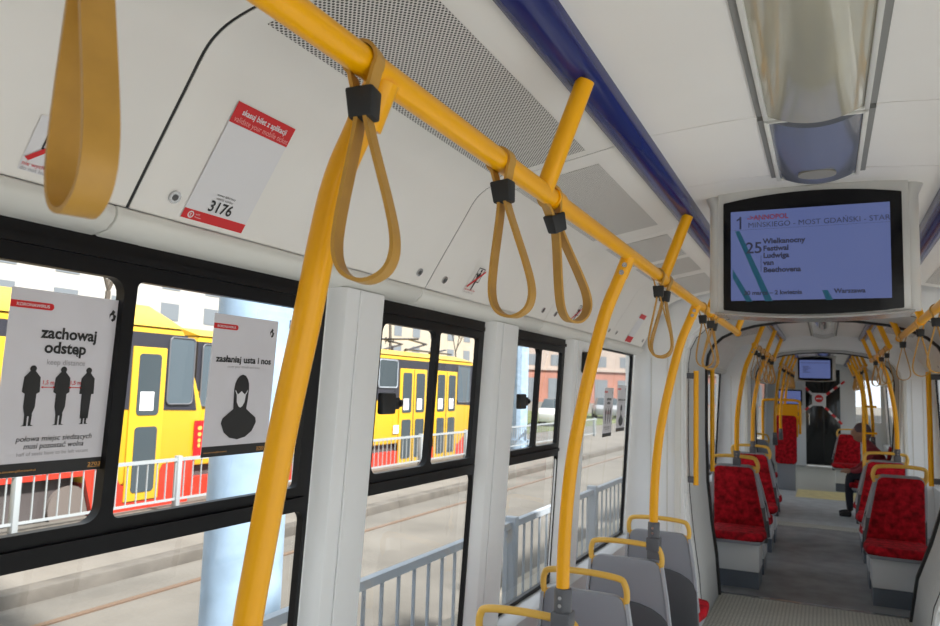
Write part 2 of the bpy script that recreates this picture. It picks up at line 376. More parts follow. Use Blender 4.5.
# hatches with locks, perforated vents --------------------------------------
HY = [(-2.4, -1.29), (-1.29, -.18), (-.18, .927), (.927, 2.046), (2.046, 3.153), (3.153, 4.26), (4.26, 5.13), (6.32, 7.6), (7.6, 8.8), (8.8, 9.98), (10.77, 12.1), (12.1, 13.5), (13.5, 15.0), (15.0, 16.5), (16.5, 18.25)]
VENTS = {(-.18, .927): [(-.05, .82)], (.927, 2.046): [(.975, 2.0)], (2.046, 3.153): [(2.14, 3.02)], (3.153, 4.26): [(3.22, 3.72), (3.80, 4.2)], (4.26, 5.13): [(4.33, 5.0)], (7.6, 8.8): [(7.7, 8.7)]}
names = {.927: 'carrying the ticket sticker', 2.046: 'above the second window pillar', -.18: 'left of the thick black gap', 3.153: 'above the window beyond the curved pole', 4.26: 'last one before the near bellows'}
for sg in (1, -1):
    for a, b in HY:
        P = [(x*sg, z) for x, z in PROF]
        nrm = []
        for i, (x, z) in enumerate(PROF):
            q0 = PROF[max(i-1, 0)]; q1 = PROF[min(i+1, len(PROF)-1)]; d = Vector((q1[0]-q0[0], q1[1]-q0[1])).normalized(); nrm.append((-d.y, d.x))
        out = [((x+n_[0]*.014)*sg, z+n_[1]*.014) for (x, z), n_ in zip(PROF, nrm)]
        gap = .0038 if abs(a-.927) < .01 or abs(b-.927) < .01 else .0014
        t = thing('ceiling_hatch', 'x', 'hatch', (0, a, 0), group='curved white ceiling hatches on the %s' % ('left' if sg > 0 else 'right'))
        nm = names.get(round(a, 3))
        where = ('left' if sg > 0 else 'right')
        t['label'] = ('curved white service hatch over the left windows, %s' % nm) if (nm and sg > 0) else ('curved white service hatch over the %s side in the %s of the tram' % (where, 'near part' if a < 5.2 else ('middle part' if a < 10 else 'far end')))
        mb = MB(); mb.prism_y(P+list(reversed(out)), gap, b-a-gap); mb.build('cover', white, t)
        gk = [((x+n_[0]*.0015)*sg, z+n_[1]*.0015) for (x, z), n_ in zip(PROF, nrm)]
        mb = MB(); mb.prism_y(gk+list(reversed(out)), -gap+.0003, gap-.0003); mb.build('gap_shade', rubber, t, smooth=60)  # black strip in the open gap, standing in for its shade
        if a > -.2 and (sg > 0 or a > 2):
            for ly in ((.083, b-a-.083) if a < 5.2 else (.1,)):
                lk = MB(); c = Vector((sg*-1.076, ly, 1.861)); ax = Vector((sg*.851, 0, -.525))
                lk.cyl(c-ax*.002, ax, .0128, .006, 20); L = lk.build('lock', chrome, t)
                l2 = MB(); l2.cyl(c+ax*.0035, ax, .0065, .0012, 16); l2.build('keyhole', darksteel, L)
        for vi, (va, vb) in enumerate(VENTS.get((a, b), [])):
            xs = [-.84+.0 + (.27)*k/9 for k in range(10)]
            me = bpy.data.meshes.new('v'); v = []; uvs = []; f = []; arc = 0
            for k, x in enumerate(xs):
                if k: arc += math.hypot(x-xs[k-1], prof_at(x)-prof_at(xs[k-1]))
                for y in (va, vb): v.append((sg*x, y-a, prof_at(x)-.0015)); uvs.append((y, arc))
            f = [(2*k, 2*k+1, 2*k+3, 2*k+2) for k in range(len(xs)-1)]
            me.from_pydata(v, [], f); ul = me.uv_layers.new(name='uv')
            for lp in me.loops: ul.data[lp.index].uv = uvs[lp.vertex_index]
            me.materials.append(ventm if va < 2.1 else ventfine)
            o = bpy.data.objects.new('perforated_vent', me); link(o); o.parent = t
            sol = o.modifiers.new('s', 'SOLIDIFY'); sol.thickness = .001; sol.offset = 0

# blue light coves -----------------------------------------------------------
for sg in (1, -1):
    for a, b in ((-3, 5.13), (6.32, 9.98), (10.77, 18.2)):
        mb = MB(); pts = [(-.483, 2.204), (-.474, 2.188), (-.452, 2.180), (-.425, 2.184), (-.402, 2.198), (-.396, 2.212), (-.396, 2.25), (-.483, 2.25)]
        mb.prism_y([(x*sg, z) for x, z in pts], a, b)
        structure(mb.build('trim_%d' % tn, bluem, smooth=60), 'glossy dark blue strip along the ceiling'); tn += 1
# ceiling lamps ---------------------------------------------------------------
groovem = mat('groove', (.24, .24, .23), .6)
def ceiling_light(a, b, m, label, grille=False):
    t = thing('ceiling_light', label, 'ceiling light', (.024, a, 2.25), group='ceiling lights'); L = b-a
    fr = MB()
    for q in (-1, 1): fr.box(q*.118-.006, q*.118+.006, .004, L-.004, -.012, .018)
    fr.box(-.118, .118, .004, .014, -.012, .018); fr.box(-.118, .118, L-.014, L-.004, -.012, .018); fr.build('frame', cream, t, bevel=.002)
    for q in (-1, 1): gr = MB(); gr.box(q*.132-.0075, q*.132+.0075, .006, L-.02, -.003, .010); gr.build('side_groove', groovem, t)
    df = MB(); n = 14; rows = []
    pts = [(-.112+.224*k/n, -.004-.030*(1-((k-n/2)/(n/2))**2)) for k in range(n+1)]
    df.prism_y(pts+[(.112, .012), (-.112, .012)], .014, L-.014); df.build('diffuser', m, t, smooth=50)
    if grille:
        g = MB(); c = [(.055*math.cos(2*math.pi*k/24), L*.78+.05*math.sin(2*math.pi*k/24)) for k in range(24)]
        g.prism_z(c, -.036, -.030); g.build('speaker_grille', mat('grille', (.30, .29, .25), .5), t)
    return t
ceiling_light(-.7, 2.05, covm, 'long clear-covered ceiling light overhead, in front of the large screen')
ceiling_light(2.06, 2.66, covblue, 'short blue-grey ceiling light cover right before the large screen', True)
ceiling_light(6.5, 9.3, covm, 'ceiling light seen just below the large screen, in the middle part of the tram')
ceiling_light(9.3, 9.9, covblue, 'short blue-grey light cover at the end of the middle part of the tram')
ceiling_light(11.0, 14.4, covblue, 'ceiling light in the far section just before the second screen')

# bellows rings ---------------------------------------------------------------
RP = [(-.715, -.02), (-.74, .3), (-.775, .55), (-.805, .85), (-.815, 1.2), (-.815, 1.72), (-.80, 1.82), (-.76, 1.90), (-.69, 1.965), (-.59, 2.015), (-.45, 2.055), (-.25, 2.085), (0, 2.097)]
RR = [(.25, 2.085), (.45, 2.055), (.59, 2.015), (.69, 1.965), (.76, 1.90), (.80, 1.82), (.815, 1.72), (.80, 1.2), (.775, .85), (.69, .55), (.60, .3), (.55, -.02)]
RING = RP+RR
RINGS = [(x, z) for x, z in RING]
def grow(pts, d, cx=-.03, cz=1.0):
    out = []
    for i, (x, z) in enumerate(pts):
        a = pts[max(i-1, 0)]; b = pts[min(i+1, len(pts)-1)]; t = Vector((b[0]-a[0], b[1]-a[1])).normalized(); out.append((x-t.y*d, z+t.x*d))
    return out
def ring_solid(mb, y0, y1, d0, d1):
    a = grow(RINGS, d0); b = grow(RINGS, d1)
    for i in range(len(a)-1):
        mb.quadprism([(a[i][0], y0, a[i][1]), (a[i+1][0], y0, a[i+1][1]), (b[i+1][0], y0, b[i+1][1]), (b[i][0], y0, b[i][1])],
                     [(a[i][0], y1, a[i][1]), (a[i+1][0], y1, a[i+1][1]), (b[i+1][0], y1, b[i+1][1]), (b[i][0], y1, b[i][1])])
def loft_ring(mb, prof, closed=False):
    rows = [[(x, y, z) for x, z in grow(RINGS, d)] for y, d in prof]; mb.sheet(rows)
def bellows(y0, y1, n, label):
    w = structure(MB().add([(0, 0, -5)], []).build('trim_%d' % n, bellow) if False else None) if False else None
    mb = MB(); k = 14; prof = []
    for i in range(k*4+1):
        y = y0+.10+(y1-y0-.2)*i/(k*4); prof.append((y, .016+.010*math.cos(i/4*2*math.pi)))
    loft_ring(mb, prof); o = structure(mb.build('trim_%d' % n, bellow, smooth=80), label)
    mod = o.modifiers.new('s', 'SOLIDIFY'); mod.thickness = .01; mod.offset = 1
    e = MB(); ring_solid(e, y0, y0+.10, 0, .05); ring_solid(e, y1-.10, y1, 0, .05); e.build('end_frame', ringw, o, bevel=.004)
    e = MB(); ring_solid(e, y0+.10, y0+.108, -.003, .05); ring_solid(e, y1-.15, y1-.105, -.016, .05); e.build('rubber_seal', rubber, o)
    # partitions that close the gap to the side walls and ceiling
    e = MB()
    for yy0, yy1, first in ((y0-.03, y0, True), (y1, y1+.03, False)):
        a = grow(RINGS, .02)
        for i in range(len(a)-1):
            def outp(p):
                x, z = p
                if z < 1.75: return ((-1.22 if x < 0 else 1.22), z)
                s = 1.22 if x > 0 else -1.22
                return (x*1.25 if abs(x) < .7 else s, 2.3 if abs(x) < .7 else z+.25)
            p, q = a[i], a[i+1]; P, Q = outp(p), outp(q)
            e.quadprism([(p[0], yy0, p[1]), (q[0], yy0, q[1]), (Q[0], yy0, Q[1]), (P[0], yy0, P[1])], [(p[0], yy1, p[1]), (q[0], yy1, q[1]), (Q[0], yy1, Q[1]), (P[0], yy1, P[1])])
    e.build('partition', pillarm, o, smooth=0)
    e = MB()
    for q in (-1, 1):
        for x in (.93, 1.04): e.box(q*x-.004, q*x+.004, y0-.036, y0-.03, 0, 1.75)
        e.box(q*.86-.02, q*.86+.02, y0-.05, y0-.03, 0, 1.75)
    e.build('rib', cream, o, bevel=.002)
    return o
bellows(5.2, 6.25, tn, 'grey ribbed bellows joint between the near and middle tram sections'); tn += 1
bellows(9.98, 10.78, tn, 'grey ribbed bellows joint between the middle and far tram sections'); tn += 1

# floor ------------------------------------------------------------------------
fl = MB(); fl.box(-1.2, 1.2, Y0, 4.9, -.16, -.12); fl.quadprism([(-1.2, 4.9, -.16), (1.2, 4.9, -.16), (1.2, 4.9, -.12), (-1.2, 4.9, -.12)], [(-1.2, 5.22, -.06), (1.2, 5.22, -.06), (1.2, 5.22, -.004), (-1.2, 5.22, -.004)])
floor = structure(fl.build('floor', mat('floor_near', (.29, .30, .30), .5, noise=.08, nscale=4), smooth=0), 'grey vinyl tram floor')
MB().box(-1.2, 1.2, 6.2, 9.72, -.06, 0).build('dark_vinyl', floorm, floor, smooth=0)
def uvbox(name, m, x0, x1, y0, y1, z0, z1, parent):
    o = MB().box(x0, x1, y0, y1, z0, z1).build(name, m, parent, smooth=0); ul = o.data.uv_layers.new(name='uv')
    for lp in o.data.loops: c = o.data.vertices[lp.vertex_index].co; ul.data[lp.index].uv = (c.x, c.y)
    return o
uvbox('chequer_plate', chequer, -1.0, 1.0, 5.22, 6.17, -.06, 0, floor)
uvbox('chequer_plate', chequer, -1.0, 1.0, 9.72, 10.0, -.06, .004, floor)
MB().box(-1.0, 1.0, 6.165, 6.205, -.05, .006).build('metal_strip', chrome, floor)
MB().box(-1.2, 1.2, 10.0, 12.55, -.06, 0).build('light_vinyl', floorl, floor, smooth=0)
MB().box(-.40, .7, 12.55, 13.6, -.06, .002).build('yellow_marking', floory, floor, smooth=0)
MB().box(-1.2, -.40, 12.55, 13.6, -.06, 0).build('light_vinyl', floorl, floor, smooth=0)
MB().box(.7, 1.2, 12.55, 13.6, -.06, 0).build('light_vinyl', floorl, floor, smooth=0)
uvbox('chequer_plate', chequer, -1.2, 1.2, 13.6, 18.4, -.06, 0, floor)
structure(MB().box(-1.25, 1.25, Y0-.06, Y0, -.16, 2.33).build('wall_back', pillarm, smooth=0), 'pale wall closing the tram behind the camera')

# front bulkhead with the cab door ---------------------------------------------
bk = MB(); bk.box(-1.22, -.37, 18.3, 18.36, -.02, 2.3); bk.box(-.37, .32, 18.3, 18.36, 2.12, 2.3); bk.box(.32, .40, 18.3, 18.36, -.02, 2.3); bk.box(.40, 1.22, 18.3, 18.36, -.02, 1.0); bk.box(.40, 1.22, 18.3, 18.36, 1.9, 2.3); bk.box(.40, .62, 18.3, 18.36, 1.0, 1.9); bk.box(1.1, 1.22, 18.3, 18.36, 1.0, 1.9)
front = structure(bk.build('wall_front', plasticw, smooth=0), 'white bulkhead of the driver cab at the far end')
MB().box(.62, 1.1, 18.32, 18.33, 1.0, 1.9).build('glazing', glass, front, smooth=0)
dr = structure(MB().box(-.37, .32, 18.29, 18.34, .03, 2.12).build('door_1', cabdark, bevel=.01), 'dark glazed driver cab door at the far end')
MB().tube([(-.30, 18.27, .9), (-.30, 18.27, 1.15)], .012).build('door_handle', chrome, dr)
MB().box(-.02, 0, 18.275, 18.29, .06, 2.1).build('door_seam', rubber, dr)

# ---------------------------------------------------------------- handrails
RX, RZ = .51, 1.945
def handrail(sg, a, b, arms, label, ends=True):
    t = thing('handrail', label, 'handrail', (sg*-RX, a, RZ))
    MB().tube([(0, 0, 0), (0, b-a, 0)], .0205, 24).build('rail', yellow, t)
    for y in arms:
        dx = sg*.090; MB().tube([(0, y-a, 0), (dx, y-a, .238)], .0205, 20).build('hanger_arm', yellow, t)
        c = MB(); c.tube([(0, y-a+.045, 0), (0, y-a+.10, 0)], .0245, 24); c.build('joint_collar', yellow, t)
    if ends: MB().tube([(0, b-a-.001, 0), (0, b-a+.003, 0)], .0215, 20).build('end_cap', yellow, t)
    return t
handrail(1, -2.6, 5.42, (-1.2, .14, 1.50, 2.83, 4.05, 5.40), 'long yellow overhead handrail on the left of the near tram section')
handrail(-1, -2.6, 5.95, (-1.2, .14, 1.50, 2.83, 4.6, 5.93), 'yellow overhead handrail on the right edge, beside the large screen')
handrail(1, 6.78, 9.5, (6.9, 8.2, 9.45), 'left overhead handrail in the middle tram section')
handrail(-1, 6.9, 9.5, (6.95, 8.2, 9.45), 'right overhead handrail in the middle tram section')
handrail(1, 10.9, 16.0, (11.0, 12.1, 13.2, 14.3, 15.9), 'left overhead handrail in the far section near the cab')
handrail(-1, 10.9, 16.0, (11.0, 12.1, 13.2, 14.3, 15.9), 'right overhead handrail in the far section near the cab')

def stanchion(sg, y, zend, label, pts=None, clamp=True, name='grab_pole'):
    """curved pole bolted to the rail, ends in a clamp on a seat back"""
    t = thing(name, label, 'grab pole', (sg*-RX, y, 0), group='curved yellow grab poles')
    pts = pts or [(0, 1.93), (-.028, 1.86), (-.068, 1.76), (-.105, 1.62), (-.138, 1.47), (-.165, 1.32), (-.182, 1.16), (-.19, 1.0), (-.190, zend+.03)]
    path = smooth_path([(sg*x, 0, z) for x, z in pts], 5)
    MB().tube(path, .0205, 20).build('pole', yellow, t)
    s = MB(); s.tube([(sg*.004, 0, 1.935), (sg*-.022, 0, 1.872)], .0215, 18); so = s.build('socket', yellow, t)
    for z in (1.905, 1.882):
        x = -.010 if z > 1.89 else -.019
        q = MB(); q.cyl((sg*x+.006, -.0225, z), (0, -1, 0), .0078, .003, 14); q.build('screw', chrome, t)
    if clamp:
        x = pts[-1][0]
        c = MB(); c.tube([(sg*x, 0, zend+.07), (sg*x, 0, zend-.01)], .0275, 18); c.box(sg*x-.03, sg*x+.03, -.03, .035, zend-.06, zend+.0); c.box(sg*x-.028, sg*x+.03, -.02, .05, zend-.10, zend-.055)
        co = c.build('clamp', clampm, t, bevel=.005)
        for z in (zend+.045, zend+.022): q = MB(); q.cyl((sg*x-sg*.0, -.0275, z), (0, -1, 0), .006, .003, 12); q.build('bolt', chrome, co)
    return t
stanchion(1, .842, .83, 'thick curved yellow pole nearest the camera, in front of the masked-figure poster',
          [(-.004, 1.935), (-.035, 1.87), (-.073, 1.78), (-.108, 1.60), (-.138, 1.45), (-.166, 1.28), (-.183, 1.16), (-.190, 1.0), (-.190, .86)])
stanchion(1, 2.27, .84, 'curved yellow pole clamped to the nearest grey seat, between second and third windows')
stanchion(1, 3.62, .84, 'curved yellow pole clamped to the third grey seat, before the near bellows')
# seats --------------------------------------------------------------------------
rimm = mat('rim', (.42, .45, .50), .35)
def seat_proto(name, label, base_z, group, skew=0, hw=1.0):
    """faces +Y; origin on floor under the back; cushion height base_z"""
    t = thing(name, label, 'seat', (0, 0, 0), 0, group); z0 = base_z
    lean = math.radians(9)
    def bp(x, h, d):   # point on the back: x across, h height above cushion, d depth to front
        return (x+skew*max(h-.1, 0), -h*math.sin(lean)+d+.02, z0-.04+h*math.cos(lean))
    def back_out(w0, w1, h0, h1, r):
        pts = []
        pts += [(-w0, h0)]; pts += [(w0, h0)]
        for k in range(7): a = math.pi/2*k/6; pts.append((w1-r+r*math.cos(a), h1-r+r*math.sin(a)))
        for k in range(7): a = math.pi/2+math.pi/2*k/6; pts.append((-w1+r+r*math.cos(a), h1-r+r*math.sin(a)))
        return pts
    m = MB(); o = back_out(.205, .165, .20, .535, .05); m.quadprism([bp(x, h, -.035) for x, h in o], [bp(x, h, 0) for x, h in o]); m.build('back_shell', greyshell, t, bevel=.008)
    m = MB(); arch = [(-.215, -.08), (.215, -.08), (.208, .21)]+[(.208*math.cos(a*math.pi/10)*.98, .21+.12*math.sin(a*math.pi/10)) for a in range(1, 10)]+[(-.208, .21)]
    m.quadprism([bp(x, h, -.046) for x, h in arch], [bp(x, h, -.004) for x, h in arch]); m.build('lower_shell', greydark, t, bevel=.01)
    m = MB(); o = back_out(.203, .160, .0, .525, .045); m.quadprism([bp(x, h, 0) for x, h in o], [bp(x, h, .028) for x, h in o]); m.build('backrest', redfab, t, bevel=.012, seg=3)
    for q in (-1, 1): m = MB(); m.sweep([bp(q*.211, .10, -.02), bp(q*.19, .35, -.02), bp(q*.170, .51, -.02)], [(-.006, -.020), (.006, -.020), (.006, .008), (-.006, .008)]); m.build('edge_rim', rimm, t)
    m = MB(); m.prism_z([(-.20, -.02), (.20, -.02), (.205, .25), (.185, .41), (-.185, .41), (-.205, .25)], z0-.075, z0-.03); m.build('seat_pan', greyshell, t, bevel=.012)
    m = MB(); m.prism_z([(-.19, .03), (.19, .03), (.222, .25), (.21, .42), (.13, .45), (-.13, .45), (-.21, .42), (-.222, .25)], z0-.045, z0+.02); m.build('cushion', redfab, t, bevel=.022, seg=3)
    h = MB(); y = .012
    hp = [bp(-.168, .48, -.02), bp(-.184, .53, -.02), bp(-.177, .58, -.02), bp(-.145, .602, -.02), bp(0, .61, -.02), bp(.145, .602, -.02), bp(.177, .58, -.02), bp(.184, .53, -.02), bp(.168, .48, -.02)]
    hp = [((p[0]-skew*max(.5, 0))*hw+skew*.45, p[1], p[2]) for p in hp] if (skew or hw != 1) else hp
    h.tube(smooth_path(hp, 5), .0125, 12)
    for q in (-1, 1): h.sweep([bp(q*.18*hw, .505, -.02), bp(q*.135*hw, .52, -.02)], [(-.008, -.02), (.008, -.02), (.008, .012), (-.008, .012)])
    h.build('handle', handle_y, t, bevel=0)
    return t
def pedestal(t, z0, h, floorz=0):
    m = MB(); m.prism_z([(-.17, -.02), (.17, -.02), (.17, .30), (-.17, .30)], floorz+h, z0-.075); m.build('pedestal', plasticw, t, bevel=.008)
    m = MB(); m.prism_z([(-.165, -.02), (.165, -.02), (.165, .285), (-.165, .285)], floorz, floorz+h+.002); m.build('kick_plate', kick, t)
# near seats: backs to the camera, cushion .245
ns = seat_proto('tram_seat', 'nearest grey seat back on the left, clamped to a yellow pole', .245, 'grey-backed seats along the left windows', 0, .92)
m = MB(); m.prism_z([(-.17, -.02), (.17, -.02), (.17, .30), (-.17, .30)], -.12, .18); m.build('pedestal', plasticw, ns, bevel=.008)
ns.location = (-.83, 2.40, 0)
for y, lb in ((3.02, 'second grey seat back from the camera on the left'), (3.70, 'third grey seat back on the left, with a pole clamp on its yellow handle'), (4.47, 'fourth grey seat back on the left, red cushion edge showing, before the bellows')):
    dup(ns, (-.83, y, 0), 0, lb)
far = seat_proto('tram_seat', 'x', .43, 'red seats in the middle tram section', .14); pedestal(far, .43, .13)
spots = [(-.62, 6.72, math.pi, 'red seat facing the camera, frontmost on the left beyond the bellows'),
         (-.62, 6.99, 0, 'seat facing away behind the frontmost left red seat, only its cushion showing'),
         (-.62, 8.27, math.pi, 'second red seat facing the camera on the left, beyond the first'),
         (-.62, 8.54, 0, 'seat facing away behind the second left red seat, cushion edge showing'),
         (.50, 6.72, math.pi, 'large red seat facing the camera at the right edge'),
         (.50, 6.99, 0, 'seat facing away behind the right-edge red seat, cushion tip showing'),
         (.50, 8.27, math.pi, 'second red seat facing the camera on the right side'),
         (.50, 8.54, 0, 'seat facing away behind the second right red seat'),
         (-.80, 11.1, 0, 'grey seat back with yellow handle beyond the left red seats'),
         (.33, 14.0, math.pi, 'far red seat on the right beside the cab door')]
for i, (x, y, rz, lb) in enumerate(spots):
    if i == 0: far.location = (x, y, 0); far.rotation_euler = (0, 0, rz); far['label'] = lb
    else:
        c_ = dup(far, (x, y, 0), rz, lb)
        if (rz > 1) != (x < 0): c_.scale.x = -1
# curved poles of the other sections
for sg, y, lb in ((1, 6.82, 'curved yellow pole on the frontmost left red seat pair'), (1, 8.37, 'curved yellow pole on the second left red seat pair'),
                  (-1, 8.37, 'curved yellow pole rising from the second right red seat pair'), (-1, 6.82+.01, 'curved yellow pole rising from the right-edge red seat pair')):
    if sg == -1 and y < 7: continue
    stanchion(sg, y, .97, lb, [(0, 1.93), (-.028, 1.86), (-.068, 1.76), (-.10, 1.62), (-.125, 1.47), (-.14, 1.32), (-.145, 1.16), (-.145, 1.0)])
for sg, y, lb in ((1, 11.0, 'yellow pole beside the far grey seat back on the left'), (1, 12.4, 'yellow pole in the far left section next to the tall red backrest'), (1, 13.6, 'yellow pole before the far monitor on the left'),
                  (-1, 11.2, 'yellow pole behind the seated person on the right'), (-1, 12.8, 'farthest curved yellow pole on the right')):
    stanchion(sg, y, .95, lb, [(0, 1.93), (-.02, 1.8), (-.05, 1.6), (-.07, 1.4), (-.08, 1.2), (-.08, 1.0)], clamp=True)
# straight bright pole in the aisle on the right with little arms
t = thing('validator_pole', 'bright yellow pole at the right of the far aisle with short side arms', 'pole', (.45, 10.3, 0))
MB().tube(smooth_path([(-.12, 0, 1.93), (-.03, 0, 1.7), (0, 0, 1.45), (.0, 0, 1.0), (0, 0, .45)], 5), .022, 16).build('pole', yellow, t)
for z in (1.42, 1.1, .72): MB().tube([(0, 0, z), (.14, 0, z)], .014, 12).build('side_arm', yellow, t)
# short vertical grips on the bellows frame
def grip(x, y, z0, z1, side, lb):
    t = thing('grab_bar', lb, 'grab bar', (x, y, 0), group='short vertical grab bars at the near bellows')
    MB().tube([(0, 0, z0), (0, 0, z1)], .0175, 16).build('bar', yellow, t)
    for z in (z0+.035, z1-.035):
        MB().box(min(0, side*.09), max(0, side*.09), -.012, .012, z-.02, z+.02).build('bracket', clampm, t, bevel=.004)
grip(-.755, 5.25, .905, 1.67, -1, 'vertical yellow grab bar on the near frame of the left bellows')
grip(-.775, 6.20, .91, 1.72, -1, 'vertical yellow grab bar on the far frame of the left bellows')
grip(.70, 6.20, .92, 1.72, 1, 'vertical yellow grab bar on the right bellows frame')

# ---------------------------------------------------------------- hanging straps
def strap_loop(h, w, sx=1.0):
    """closed teardrop path in XZ, hanging from the clip at z=-.06"""
    L = [(.004, -.065), (.010, -.10), (.022, -.15), (.034, -.20), (.041, -.24), (.039, -.268), (.026, -.288), (0, -.297)]
    k = h/.297; q = w/.041
    R = [(x*q, z*k if z < -.07 else z) for x, z in L]
    pts = R+[(-x, z) for x, z in reversed(R[:-1])]
    return pts
def make_strap(label):
    t = thing('hanging_strap', label, 'hanging strap', (0, 0, 0), 0, 'yellow hanging straps on the left near handrail')
    bw, th = .0138, .0026
    prof = [(-th, -bw), (th, -bw), (th, bw), (-th, bw)]
    lo = smooth_path([(x, 0, z) for x, z in strap_loop(.297, .040)], 4)
    MB().sweep(lo, prof, up=(0, 1, 0)).build('loop', belt, t, smooth=50)
    R = .0235; top = [(-.006, 0, -.075), (-.010, 0, -.045)]+[(R*math.cos(a), 0, R*math.sin(a)) for a in [math.radians(230-i*14) for i in range(20)]]+[(.010, 0, -.045), (.006, 0, -.075)]
    MB().sweep(top, prof, up=(0, 1, 0)).build('rail_band', belt, t, smooth=50)
    c = MB(); c.quadprism([(-.020, -.018, -.040), (.020, -.018, -.040), (.020, .018, -.040), (-.020, .018, -.040)], [(-.017, -.015, -.082), (.017, -.015, -.082), (.017, .015, -.082), (-.017, .015, -.082)])
    c.build('clip', rubber, t, bevel=.004)
    return t
st = make_strap('blurred yellow strap in the near upper left corner, largest of all')
NS = [(.393, 0, -2, -6, 'blurred yellow strap in the near upper left corner, largest of all'),
      (.795, 0, -4, 22, 'hanging strap in front of the nearest curved pole, beside the ticket sticker'),
      (1.262, 2, -6, 10, 'hanging strap left of the first ceiling arm, hanging straight'),
      (1.540, 25, -7, 68, 'swung hanging strap just right of the first ceiling arm'),
      (2.735, 0, -2, 20, 'left one of the two straps hanging at the second ceiling arm'),
      (2.875, 0, 3, 5, 'right one of the two straps hanging at the second ceiling arm'),
      (3.82, 0, -3, 15, 'leftmost of three straps behind the third curved pole'),
      (4.12, 0, 0, 25, 'middle of three straps behind the third curved pole'),
      (4.27, 4, 6, 5, 'rightmost of three straps behind the third curved pole')]
for i, (y, rx, ry, rz, lb) in enumerate(NS):
    o = st if i == 0 else dup(st, label=lb)
    o.rotation_mode = 'ZXY'; o.location = (-RX, y, RZ); o['label'] = lb; o.rotation_euler = (math.radians(rx), math.radians(ry), math.radians(rz-12))
GR = 'yellow hanging straps on the right near handrail'
for y, lb in ((5.75, 'leftmost strap under the right handrail, beside the large screen'), (4.72, 'middle strap of three at the right edge'), (4.07, 'rightmost strap, cut by the right edge of the photo')):
    o = dup(st, (RX, y, RZ), 0, lb, GR)
for i, y in enumerate((6.95, 7.3, 7.8, 8.5, 9.1)): dup(st, (-RX, y, RZ), math.radians(10*i), 'small yellow strap in the row under the middle left handrail', 'straps under the middle left handrail')
for i, y in enumerate((7.2, 7.9, 8.8)): dup(st, (RX, y, RZ), math.radians(12*i), 'small yellow strap in the row under the middle right handrail', 'straps under the middle right handrail')
for i in range(7): dup(st, (-RX, 11.3+i*.65, RZ), math.radians(9*i), 'tiny yellow strap in the row under the far left handrail', 'straps under the far left handrail')
for i in range(6): dup(st, (RX, 11.5+i*.7, RZ), math.radians(9*i), 'tiny yellow strap in the row under the far right handrail', 'straps under the far right handrail')

# ---------------------------------------------------------------- screens
def big_screen(x, y, label, full=True):
    t = thing('passenger_screen', label, 'screen', (x, y, 0), group='ceiling-hung passenger screens')
    n = 12
    def arc(z, bow, hw): return [(-hw+2*hw*k/n, z+bow*(1-((k-n/2)/(n/2))**2)) for k in range(n+1)]
    m = MB(); hw = .281
    m.prism_y(arc(1.818, -.018, hw)+list(reversed(arc(2.206, .026, hw))), 0, .012); m.build('bezel', bezel, t, bevel=.003)
    m = MB(); m.prism_y(arc(1.812, -.018, hw+.02)+list(reversed([(px, 2.252) for px, _ in arc(0, 0, hw+.02)])), .010, .15); h = m.build('housing', silver, t, bevel=.004)
    for q in (-1, 1):
        m = MB(); m.tube([(q*(hw+.022), .045, 1.812), (q*(hw+.022), .045, 2.20), (q*(hw+.040), .06, 2.248)], .030, 20); m.build('side_post', silver, t)
    m = MB(); m.prism_y(arc(1.804, -.018, hw+.03)+list(reversed(arc(1.811, -.018, hw+.03))), -.004, .155); m.build('lower_lip', chrome, t)
    dx0, dx1, dz0, dz1 = -.255, .246, 1.850, 2.172
    d = MB(); P = Plane((dx0, -.001, dz0), (1, 0, 0), (0, 0, 1), .0006)
    P.rect(d, 0, dx1-dx0, 0, dz1-dz0, 0); D = d.build('display', screenm, t, smooth=0)
    Wd, Hd = dx1-dx0, dz1-dz0; P.o = P.o+Vector((.006, 0, -.003))
    if full:
        a = MB()
        P.poly(a, [(.0235, Hd-.062), (.030, Hd-.062), (.030, Hd-.016), (.025, Hd-.016), (.022, Hd-.022), (.014, Hd-.027), (.014, Hd-.033), (.0235, Hd-.027)], 2); P.text(a, 'MIŃSKIEGO - MOST GDAŃSKI - STAR', .052, Hd-.058, .026, bold=.0, width=Wd-.059)
        P.rect(a, -.005, Wd-.006, Hd-.0655, Hd-.0648, 2)
        P.text(a, '25', .044, Hd-.150, .056, bold=.015)
        for k, s_ in enumerate(('Wielkanocny', 'Festiwal', 'Ludwiga', 'van', 'Beethovena')): P.text(a, s_, .102, Hd-.118-.0255*k, .0255, bold=.04)
        P.rect(a, .094, .0955, Hd-.218, Hd-.160, 2)
        P.text(a, '30 marca – 2 kwietnia', .038, .023, .021, bold=.035); P.text(a, 'Warszawa', .325, .023, .022, bold=.035)
        a.build('display_text', scr_dark, D, smooth=0)
        a = MB(); P.text(a, '->ANNOPOL', .050, Hd-.031, .025, bold=.03, width=.135); a.build('destination_text', scr_red, D, smooth=0)
        a = MB(); P.poly(a, [(.008, Hd-.068), (.024, Hd-.068), (.132, .0), (.108, .0)]); P.poly(a, [(0, .118), (.0, .085), (.045, 0), (.066, 0)]); P.poly(a, [(.288, .034), (.305, .034), (.322, 0), (.300, 0)])
        a.build('display_stripes', scr_teal, D, smooth=0)
    else:
        a = MB()
        for k in range(5): P.rect(a, .05, .05+(.10, .13, .09, .06, .12)[k], Hd-.12-.025*k, Hd-.11-.025*k)
        P.rect(a, .01, Wd-.02, Hd-.05, Hd-.042); a.build('display_text', scr_dark, D, smooth=0)
    return t
big_screen(-.006, 2.78, 'large lit passenger screen hanging from the ceiling, showing line 1')
big_screen(-.13, 14.75, 'small lit screen seen far down the aisle above the cab door', False)
t = thing('far_monitor', 'small blue monitor at the left of the cab door behind yellow poles', 'screen', (-.68, 17.9, 1.49))
